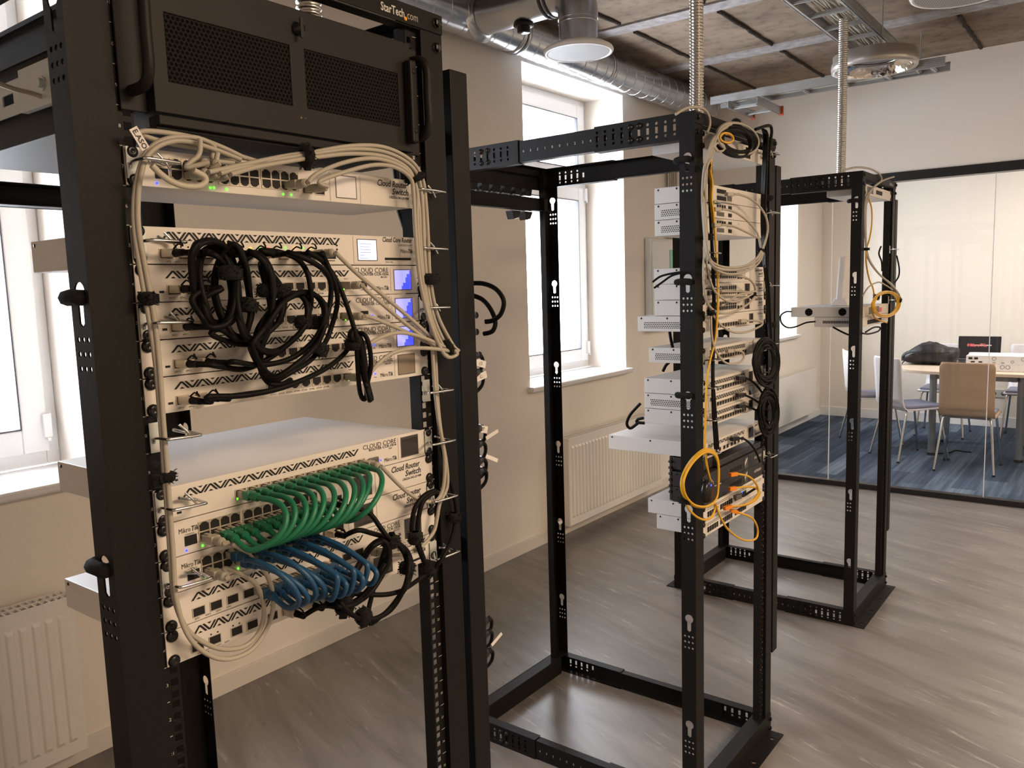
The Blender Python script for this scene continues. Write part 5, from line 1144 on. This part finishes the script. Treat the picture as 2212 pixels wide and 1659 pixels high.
for k in range(3):
    q = [(700+(a-700)*(1-.035*k)+(8 if k == 2 else 0), 560+(b_-560)*(1-.03*k)+6*k) for a, b_ in lp]
    cable(pp(q, YM-.022-.007*k, *oy_), .0031, 'cable_yellow', '%s turn of the big yellow loop hanging on the middle rack' % ['outer', 'middle', 'inner'][k], 'big yellow cable loop', (), 5, 8, closed=True)
cable(pp([(500, 830), (545, 900), (620, 965), (700, 990), (765, 960), (798, 890), (800, 830)], YM-.026, *oy_), .0031, 'cable_yellow', 'small yellow loop hanging under the big yellow loop', 'yellow cables of the middle rack', (), 5, 8)
def orange_plug(t, e, d): m = MB(); d = Vector(d).normalized(); sd = d.cross(Vector((0, 0, 1))).normalized(); m.obox(e+d*.012, d*.013, sd*.0062, Vector((0, 0, .0055))); m.build('plug', 'plug_orange', t, bevel=.0015)
q = pp([(810, 820), (850, 940), (930, 1080), (1050, 1180), (1160, 1210), (1240, 1180), (1250, 1080), (1190, 970), (1110, 920)], YM-.03, *oy_); q[-1].y = YM-.01
orange_plug(cable(q, .0031, 'cable_yellow', 'yellow cable hanging lowest in a wide loop under the middle rack switches', 'yellow cables of the middle rack', (), 5, 8), q[-1], (-1, .8, .4))
q = pp([(970, 850), (1100, 835), (1200, 785), (1262, 700), (1230, 600), (1150, 530), (1030, 505)], YM-.02, *oy_)
t = cable(q, .0031, 'cable_yellow', 'yellow cable curving outermost between the orange plugs', 'yellow cables of the middle rack', (), 5, 8); orange_plug(t, q[-1], (-1, .5, 0)); orange_plug(t, q[0], (-1, .5, -.1))
q = pp([(1020, 655), (1130, 642), (1235, 655), (1272, 720), (1220, 790), (1100, 840), (960, 852)], YM-.012, *oy_)
orange_plug(cable(q, .0031, 'cable_yellow', 'yellow cable from the lower black router to the patch switch', 'yellow cables of the middle rack', (), 5, 8), q[0], (-1, .5, 0))
cable(pp([(705, 290), (715, 400), (735, 500), (752, 570), (765, 640)], YM-.01, *oy_), .0031, 'cable_yellow', 'short yellow strand crossing inside the big yellow loop', 'yellow cables of the middle rack', (), 5, 8)
# small black adapter with blue light inside the yellow loop
e = P(1380+720/4.88, 920+690/4.88, y=YM-.015)
t = thing('adapter', 'round black adapter with a small blue light inside the yellow loop', 'adapter', tuple(e))
m = MB(); m.lathe(e, (0, -1, 0), [(0, -.010), (.022, -.010), (.026, -.004), (.026, .004), (.020, .010), (0, .012)], 20); m.v = [Vector((v.x, v.y, e.z+(v.z-e.z)*1.25)) for v in m.v]; m.build('housing', 'bolt', t)
m = MB(); m.lathe((e.x-.003, e.y-.012, e.z+.019), (0, -1, 0), [(.0028, 0), (.002, .0015), (0, .002)], 8); m.build('indicator_light', 'led_blue', t)
for k, pts in enumerate((([(852, 345), (857, 390), (860, 440), (871, 478), (882, 515), (886, 560)]), ([(862, 345), (872, 390), (876, 440), (880, 500), (884, 560)]))):
    cable(pp(pts, .40), .0075, 'cable_black', '%s thick black cord hanging behind the top switch of the nearest rack' % ['left', 'right'][k], 'thick cords behind the nearest rack', (), 5, 8, name='power_cable')
for k, (pts, lb) in enumerate((([(1600, 600), (1680, 640), (1760, 720), (1830, 830), (1865, 900)], 'black cable from the topmost vented router curving right'), ([(1590, 790), (1680, 830), (1780, 900), (1860, 970)], 'black cable from the centre vented router sloping right'), ([(1600, 915), (1700, 950), (1790, 1010), (1850, 1080), (1870, 1150)], 'black cable from the bottom vented router curving right'), ([(1530, 1280), (1600, 1290), (1680, 1360), (1730, 1440), (1770, 1540)], 'black cable from the deepest router dropping to the right'))):
    q = pp(pts, YM-.004, 1300, 700, 5.183); t = cable(q, .0034, 'cable_black', lb, 'black cables of the middle rack', (), 5, 7)
    m = MB(); m.obox(q[0]+Vector((-.010, .008, 0)), (.013, -.005, 0), (.002, .006, 0), (0, 0, .006)); m.build('plug', 'bolt', t, bevel=.001)
q = pp([(1245, 650), (1180, 690), (1110, 735), (1070, 740)], YM-.006, *oy_)
t = cable(q, .0036, 'cable_black', 'black cable with a blue glowing plug in the upper patch switch', 'black cables of the middle rack', (), 5, 7)
m = MB(); m.obox(q[-1]+Vector((-.012, .004, 0)), (.014, -.003, 0), (.002, .006, 0), (0, 0, .007)); m.build('plug', 'plug_dark', t, bevel=.001)
m = MB(); m.lathe(q[-1]+Vector((.002, -.004, .012)), (0, -1, 0), [(.003, 0), (.002, .0015), (0, .002)], 8); m.build('indicator_light', 'led_blue', t)
for k, (x_, y_, ax, rr, lb) in enumerate(((1523, 360, (0, 0, 1), .013, 'top left'), (1529, 512, (0, 0, 1), .013, 'left, above the second group'), (1534, 562, (.2, 0, 1), .016, 'left, at the second group'), (1536, 675, (0, 0, 1), .010, 'left, below the second group'), (1644, 541, (0, 0, 1), .011, 'right, above the second group'), (1625, 637, (.7, 0, -1), .011, 'right, in front of the second group'), (1660, 428, (0, 0, 1), .013, 'right post, top'), (1668, 702, (0, 0, 1), .012, 'right post, above the big black coil'), (1590, 268, (1, 0, .3), .014, 'on the ring at the top'), (1478, 1082, (.3, 0, 1), .014, 'on the big yellow loop'))):
    velcro(P(x_, y_, y=YM-.006 if k != 9 else YM-.02), ax, 'dark tie on the middle rack cables: '+lb, rr, .017)
for k, (px_, py_) in enumerate(((1522, 440), (1524, 548), (1522, 624), (1524, 777), (1524, 837), (1524, 906), (1524, 978), (1524, 1044))):
    zz = P(px_, py_, y=RY[1]).z; tie_ring(1, 'l', zz, 'steel cable ring on the left of the middle rack, %s from the top' % ORD[k])
for k, (px_, py_) in enumerate(((1650, 333), (1650, 461), (1650, 618), (1650, 743), (1650, 803), (1650, 861), (1650, 921), (1650, 983))):
    zz = P(px_, py_, y=RY[1]).z; tie_ring(1, 'r', zz, 'steel cable ring on the right of the middle rack, %s from the top' % ORD[k])
# black cords behind the middle rack devices
for k, (pts, x_) in enumerate((([(1462, 790), (1455, 760), (1447, 720), (1449, 700)], 1.60), ([(1445, 783), (1438, 790), (1432, 802)], 1.60), ([(1383, 872), (1362, 895), (1354, 915), (1362, 925), (1380, 912)], 1.60), ([(1390, 903), (1378, 906), (1376, 912), (1392, 914)], 1.60), ([(1410, 609), (1425, 598), (1445, 592), (1470, 588)], 1.50), ([(1413, 622), (1430, 610), (1450, 596), (1470, 590)], 1.50))):
    cable([P(a, b_, x=x_) for a, b_ in pts], .0045 if k < 4 else .003, 'cable_black', 'black cord at the back left of the middle rack, %s in the bunch' % ORD[k], 'black cords behind the middle rack', (), 5, 7, name='power_cable')
# ties poking through the keyholes of the posts
for ri, zz, wh in ((1, 1.862, 'top keyhole of the middle rack'), (1, 1.545, 'second keyhole of the middle rack'), (1, 1.24, 'third keyhole of the middle rack'), (0, 1.548, 'upper left keyhole of the nearest rack'), (0, 1.235, 'lower left keyhole of the nearest rack'), (2, 1.862, 'top keyhole of the farthest rack')):
    x_ = RX[ri]-G; m = MB(); m.tube(spline([(x_+.01, RY[ri]+.012, zz), (x_-.002, RY[ri]+.010, zz), (x_-.004, RY[ri]+.020, zz+.001), (x_-.004, RY[ri]+.032, zz+.001), (x_-.002, RY[ri]+.042, zz), (x_+.006, RY[ri]+.048, zz)], 5), .0088, 8)
    tag(m.build('cable_tie', 'velcro'), 'black tie looped through the %s' % wh, 'cable tie', 'ties in the keyholes')

# -- farthest rack cables
Y3 = RY[2]-.02; o3 = (1660, 330, 3.95); FG = 'cables of the farthest rack'
for k, (pts, mt, lb, r) in enumerate((
    ([(640, 150), (750, 125), (860, 135), (940, 175), (965, 225), (940, 260), (880, 310), (840, 370), (825, 450), (825, 650), (835, 810), (850, 900), (920, 1010), (1040, 1120), (1110, 1200), (1125, 1260)], CG, 'beige cable arching over the top corner of the farthest rack', .0040),
    ([(1070, 205), (980, 235), (900, 290), (850, 380), (830, 500), (830, 700), (838, 830), (870, 930), (960, 1050), (1060, 1130), (1105, 1220)], CG, 'beige cable entering the top device of the farthest rack', .0040),
    ([(855, 390), (880, 480), (880, 620), (860, 740), (838, 820), (835, 940), (860, 1080), (890, 1150), (900, 1210)], 'cable_yellow', 'yellow cable down the farthest rack', .0034),
    ([(805, 1220), (860, 1140), (940, 1105), (1000, 1130), (1060, 1170)], CG, 'thin beige cable curving left of the yellow coil', .0032),
    ([(1095, 880), (1115, 980), (1112, 1050), (1080, 1105)], 'cable_black', 'dark cord bowing out at the right post of the farthest rack', .0036),
    ([(960, 800), (942, 860), (965, 930), (968, 1010)], 'cable_black', 'dark cord at the inner side of the right post', .0036),
    ([(920, 1330), (880, 1280), (900, 1400), (980, 1440), (1010, 1450)], 'cable_yellow', 'yellow cable end below the yellow coil', .0034),
    ([(800, 1540), (860, 1545), (940, 1520), (950, 1490), (900, 1490), (830, 1530)], 'cable_black', 'black cord loop under the devices of the farthest rack', .0038))):
    cable(pp(pts, Y3, *o3), r, mt, lb, FG, (), 5, 7)
cable([P(1660+a/3.95, 330+b_/3.95, x=RX[2]+.01) for a, b_ in ((195, 1357), (150, 1357), (105, 1390), (110, 1450), (160, 1490), (230, 1485), (320, 1450), (400, 1440))], .0036, 'cable_black', 'dark cord looping behind the fan grille box to the box below', FG, (), 5, 7, name='power_cable')
cable([P(1660+a/3.95, 330+b_/3.95, x=RX[2]+.01) for a, b_ in ((550, 1487), (610, 1520), (690, 1555), (760, 1560))], .0040, 'cable_black', 'black cord sagging below the lower box of the farthest rack', FG, (), 5, 7, name='power_cable')
coil('yellow cable coil hanging on the front of the farthest rack', (1914, 657), 29, 28, Y3-.01, 5, .0034, 'cable_yellow', .1, 2, jit=.14, group=None)
velcro(P(1893, 642, y=Y3-.012), (.5, 0, 1), 'black tie on the left of the yellow coil of the farthest rack', .013, .022); velcro(P(1941, 648, y=Y3-.012), (1, 0, 0), 'black tie on the right of the yellow coil of the farthest rack', .014, .018)
velcro(P(1872, 538, y=Y3), (0, 0, 1), 'small tie on the cables in the middle of the farthest rack', .011, .012)
for k, (px_, py_) in enumerate(((1905, 538), (1905, 650))): tie_ring(2, 'r', P(px_, py_, y=RY[2]).z, 'steel cable ring on the right of the farthest rack, %s' % ['upper', 'lower'][k])
# ================================================================ meeting room behind the glass
TY = 'round grey table legs'
t = thing('meeting_table', 'pale wood table with round grey legs behind the glass wall', 'table', (7.5, -.4, 0))
m = MB(); out = []
x0, x1, y0, y1, rr = 6.95, 8.0, -1.9, .72, .42
for cx, cy, a0 in ((x1-rr, y1-rr, 0), (x0+rr, y1-rr, 90), (x0+rr, y0+rr, 180), (x1-rr, y0+rr, 270)):
    for k in range(9): a = math.radians(a0+90*k/8); out.append((cx+rr*math.cos(a), cy+rr*math.sin(a)))
m.plate([out], (0, 0, .715), (1, 0, 0), (0, 1, 0), (0, 0, .026)); m.build('table_top', 'table_top', t, bevel=.003)
m = MB(); m.box(7.1, 7.85, -.22, -.18, .66, .714); m.box(7.1, 7.85, .37, .41, .66, .714); m.box(7.12, 7.16, -.2, .39, .66, .714); m.build('apron', 'table_leg', t)
for lx, ly in ((7.13, .39), (7.79, .40), (7.15, -.25), (7.79, -.25), (7.15, -1.5)):
    m = MB(); m.cyl((lx, ly, .02), (lx, ly, .714), .029, 20); lg = m.build('leg', 'table_leg', t)
    m = MB(); m.cyl((lx, ly, 0), (lx, ly, .022), .034, 20); m.build('foot', 'rack_inner', lg)

def chair(cx, cy, deg, label, back='beech'):
    """stacking chair: one-piece shell back and seat, padded seat, four chrome legs; faces local +x"""
    c = thing('stacking_chair', label, 'chair', (0, 0, 0), 'stacking chairs around the meeting table')
    W2 = .19
    prof = [(-.205, .865), (-.200, .80), (-.188, .66), (-.178, .55), (-.172, .49), (-.155, .452), (-.12, .437), (-.02, .435), (.12, .440), (.20, .445), (.235, .437)]
    pr = [Vector((p.x, 0, p.y)) for p in [Vector((q.x, q.z)) for q in spline([(a, 0, b_) for a, b_ in prof], 3)]]
    m = MB(); n = len(pr); cols = 9; th = .011
    def pos(p, s, off):
        # s in -1..1 across the width; gentle curve of the backrest
        bend = .022*(1-s*s) if p.z > .5 else 0
        w = W2*(1.0 if p.z > .5 else 1.02)
        rc = 0
        if p.z > .835: rc = (p.z-.835)/.03*.012
        return Vector((p.x-bend, s*(w-rc), p.z))+off
    for side in (0, 1):
        vs = []
        for i, p in enumerate(pr):
            tng = (pr[min(i+1, n-1)]-pr[max(i-1, 0)]).normalized(); nn = Vector((tng.z, 0, -tng.x))*(th/2 if side else -th/2)
            vs += [pos(p, -1+2*k/(cols-1), nn) for k in range(cols)]
        m.add(vs, [(i*cols+k, i*cols+k+1, (i+1)*cols+k+1, (i+1)*cols+k) for i in range(n-1) for k in range(cols-1)], 0, True)
    nv = n*cols; base = 0
    rim = [k for k in range(cols)]+[i*cols+cols-1 for i in range(1, n)]+[(n-1)*cols+k for k in range(cols-2, -1, -1)]+[i*cols for i in range(n-2, 0, -1)]
    for a, b_ in zip(rim, rim[1:]+rim[:1]): m.f.append([a, b_, b_+nv, a+nv]); m.mi.append(0); m.sm.append(False)
    m.build('shell', back, c)
    m = MB(); L2 = [(-.13, .0), (.215, .0)]; vs = []
    m.box(-.135, .215, -.178, .178, .443, .468); m.build('seat_pad', 'seat_grey', c, bevel=.010)
    for s in (-1, 1):
        for nm, top, bot in (('leg', (.165, s*.165, .425), (.235, s*.205, .004)), ('leg', (-.125, s*.165, .425), (-.215, s*.205, .004))):
            tp = Vector(top); bt = Vector(bot); m = MB()
            m.tube(spline([tp+Vector((0, -s*.05, .003)), tp+Vector((0, -s*.012, 0)), tp+(bt-tp)*.06, tp+(bt-tp)*.3, bt], 5), .0095, 12); lg = m.build('leg', 'chrome', c)
            m = MB(); m.cyl(bt-Vector((0, 0, .004)), bt+Vector((0, 0, .010)), .0112, 10); m.build('glide', 'rack_inner', lg)
    m = MB(); m.tube([(.165, -.12, .428), (.165, .12, .428)], .0085, 10); m.tube([(-.125, -.12, .428), (-.125, .12, .428)], .0085, 10)
    for s in (-1, 1): m.tube([(-.125, s*.10, .426), (.165, s*.10, .426)], .006, 8)
    m.build('under_frame', 'chrome', c)
    c.location = (cx, cy, 0); c.rotation_euler = (0, 0, math.radians(deg)); return c
cA = chair(6.715, .055, 0, 'stacking chair with a pale wood back turned to the glass, nearest to it', 'beech')
def chair_copy(src, x, y, deg, label, backmat=None):
    c = copy_tree(src, None, (x, y, 0)); c.rotation_euler = (0, 0, math.radians(deg)); c['label'] = label
    if backmat:
        for ch in c.children:
            if ch.name.startswith('shell'): ch.data = ch.data.copy(); ch.data.materials[0] = M[backmat]
    return c
chair_copy(cA, 6.95, .545, -45, 'pale stacking chair at the left end of the table, blue-grey seat towards the table', 'chair_light')
chair_copy(cA, 7.48, .98, -62, 'stacking chair tucked behind the left chair, only its back edge and dark seat showing', 'chair_light')
chair_copy(cA, 8.22, .48, 180, 'stacking chair on the far side of the table behind the bag', 'chair_light')
chair_copy(cA, 8.28, -.22, 180, 'stacking chair on the far side of the table behind the laptop', 'chair_light')
chair_copy(cA, 6.95, -.62, 15, 'stacking chair cut off by the right edge of the picture')

# black bag lying on the table
b = thing('bag', 'black backpack lying on the left end of the meeting table', 'bag', (7.58, .50, .741))
bm_ = bmesh.new(); bmesh.ops.create_uvsphere(bm_, u_segments=36, v_segments=20, radius=1)
m = MB(); rb = random.Random(2); off = len(m.v)
vs = []
for v in bm_.verts:
    x, y, z = v.co; sg = lambda q, e: math.copysign(abs(q)**e, q)
    X_, Y_, Z_ = sg(x, .75)*.145, sg(y, .70)*.235, sg(z, .65)
    h = .088*(1-.30*max(0, y)) * (1+.10*math.sin(y*5+1)+.05*math.sin(x*9))
    Zf = h+Z_*h*(1 if Z_ > 0 else .98)
    Zf += .004*math.sin(17*Y_*6)+.003*math.sin(40*X_+20*Y_)
    vs.append((7.58+X_, .50+Y_, .741+max(0, Zf)))
m.add(vs, [[q.index for q in f.verts] for f in bm_.faces], 0, True); bm_.free(); m.build('body', 'bag', b)
m = MB()
for s, (ya, yb_) in enumerate(((.66, .735), (.63, .70))):
    p = spline([(7.46, ya-.05, .80), (7.44, ya+.03, .79), (7.43, yb_, .755), (7.43, yb_+.02, .70), (7.42, yb_+.025, .60), (7.415, yb_+.028, .50)], 5)
    for a_, b_ in zip(p, p[1:]): c_ = (a_+b_)/2; m.obox(c_, (b_-a_)*.55, (.016, .004, 0), (0, .003, .001))
m.build('shoulder_strap', 'bag', b, bevel=.001)
m = MB(); m.tube(spline([(7.45, .55, .81), (7.40, .60, .86), (7.42, .67, .84), (7.46, .70, .80)], 6), .006, 8); m.build('grab_handle', 'bag', b)
m = MB(); m.tube([(7.44+.005*math.sin(i), .32+.04*i, .86-.003*i) for i in range(9)], .003, 6); m.build('zip', 'bolt', b)
# laptop
l = thing('laptop', 'open black laptop seen from behind with a red sticker on its lid', 'laptop', (8.0, .17, .741))
m = MB(); m.box(7.76, 7.98, .0, .345, .741, .757); m.build('base', 'laptop', l, bevel=.003)
m = MB(); A = Vector((7.99, 0, .757)); up = Vector((.04, 0, .212)).normalized(); m.obox(Vector((8.0, .1725, .757))+up*.106 , up*.106, (0, .1725, 0), Vector((.004, 0, -.0008))); lid = m.build('lid', 'laptop', l, bevel=.003)
# sticker on the side of the lid facing the glass
cc = Vector((8.0, .1725, .757))+up*.13+Vector((-.0052, 0, .001))
m = MB(); m.merge(text_mb('MikroTik', .044, cc+Vector((-.003, .095, -.015)), (0, -1, 0), up, bold=True, sx=.95)); m.build('sticker', 'sticker_red', lid)
m = MB(); m.obox(cc+Vector((.0004, 0, -.001)), up*.005, (0, .098, 0), (.0002, 0, 0)); m.build('sticker', 'print_white', lid)
m = MB(); m.tube(spline([(8.0, -.005, .80), (8.0, -.03, .79), (8.0, -.06, .765), (7.98, -.12, .745)], 5), .003, 6); tag(m.build('charger_cable', 'cable_black'), 'black charger cable at the right of the laptop', 'cable')
m = MB(); m.tube([(7.72, .30, .741), (7.72, .30, .93)], .0035, 8); m.cyl((7.72, .30, .741), (7.72, .30, .76), .010, 10); tag(m.build('antenna', 'cable_grey'), 'thin upright antenna between the bag and the laptop', 'antenna')
m = MB(); m.lathe((7.4, .21, .741), (0, 0, 1), [(.0, 0), (.045, 0), (.05, .015), (.045, .04), (.02, .055), (0, .057)], 18); tag(m.build('pouch', 'bag'), 'small dark pouch lying left of the white boxes on the table', 'pouch')
m = MB(); m.tube(spline([P(2040, 775, z=.76), P(2048, 770, z=.78), P(2058, 768, z=.79), P(2067, 774, z=.77), P(2070, 780, z=.745)], 6), .0028, 6); tag(m.build('data_cable', 'cable_white'), 'thin white cable arching on the table behind the wood chair', 'cable')
# two stacked white equipment cases on the table
for k, (z0, z1, dy, lb) in enumerate(((.742, .800, -.012, 'lower white equipment case on the table with two ring knock-outs'), (.8005, .868, 0, 'upper white equipment case on the table with square and round knock-outs'))):
    c = thing('equipment_case', lb, 'case', (7.3, -.15, z0), 'white equipment cases on the meeting table')
    m = MB(); m.box(7.12, 7.45, -.62+dy, .150+dy, z0, z1); m.build('housing', 'white_plastic', c, bevel=.002)
    m = MB()
    if k:
        for yy in (.118, .077): m.box(7.1185, 7.12, yy-.014, yy+.014, z0+.036, z0+.054)
        for yy in (.10, .045): m.box(7.1185, 7.12, yy-.014, yy+.014, z0+.010, z0+.021)
        m.build('knock_out', 'slot', c); m = MB()
        for yy, zz, r_ in ((-.052, .045, .0155), (-.255, .045, .0155), (-.180, .022, .011)): m.lathe((7.1199, yy, z0+zz), (-1, 0, 0), [(r_, 0), (r_, .001), (r_-.003, .001), (r_-.003, 0)], 20)
        m.build('ring_knock_out', 'plug_dark', c); m = MB(); m.box(7.1185, 7.12, -.065, -.043, z0+.008, z0+.018); m.box(7.1185, 7.12, -.125, -.103, z0+.006, z0+.018); m.build('socket', 'cable_grey', c)
        m = MB(); m.box(7.40, 7.47, .150, .170, z0+.005, z1-.003); m.build('rack_ear', 'white_plastic', c)
    else:
        for yy in (-.112, -.150): m.lathe((7.1199, yy, z0+.036), (-1, 0, 0), [(.0165, 0), (.0165, .001), (.0130, .001), (.0130, 0)], 14)
        m.build('ring_knock_out', 'plug_dark', c)
# wall outlet and floor cable
o = thing('wall_outlet', 'grey power outlet low on the far wall under the table', 'outlet', (XE, .09, .30))
m = MB(); m.box(XE-.012, XE, -.02, .20, .30, .38); m.build('plate', 'socket', o, bevel=.003)
for yy in (.05, .13): m = MB(); m.lathe((XE-.0122, yy, .34), (-1, 0, 0), [(0, 0), (.02, 0), (.02, .0006), (0, .0006)], 18); m.build('socket_hole', 'plug_dark', o)
m = MB(); m.tube(spline([P(2020, 980, z=.006), P(2050, 978, z=.006), P(2065, 973, z=.02), P(2080, 975, z=.006), P(2098, 977, z=.006)], 6), .006, 6); tag(m.build('floor_cable', 'cable_black'), 'black cable lying on the blue carpet under the table', 'cable')

# spare: tidy helper properties
for o in bpy.data.objects:
    for k in ('_o', '_p', '_ps'):
        if k in o: del o[k]
    if o.parent is not None:
        for k in ('category',):
            if k in o: del o[k]
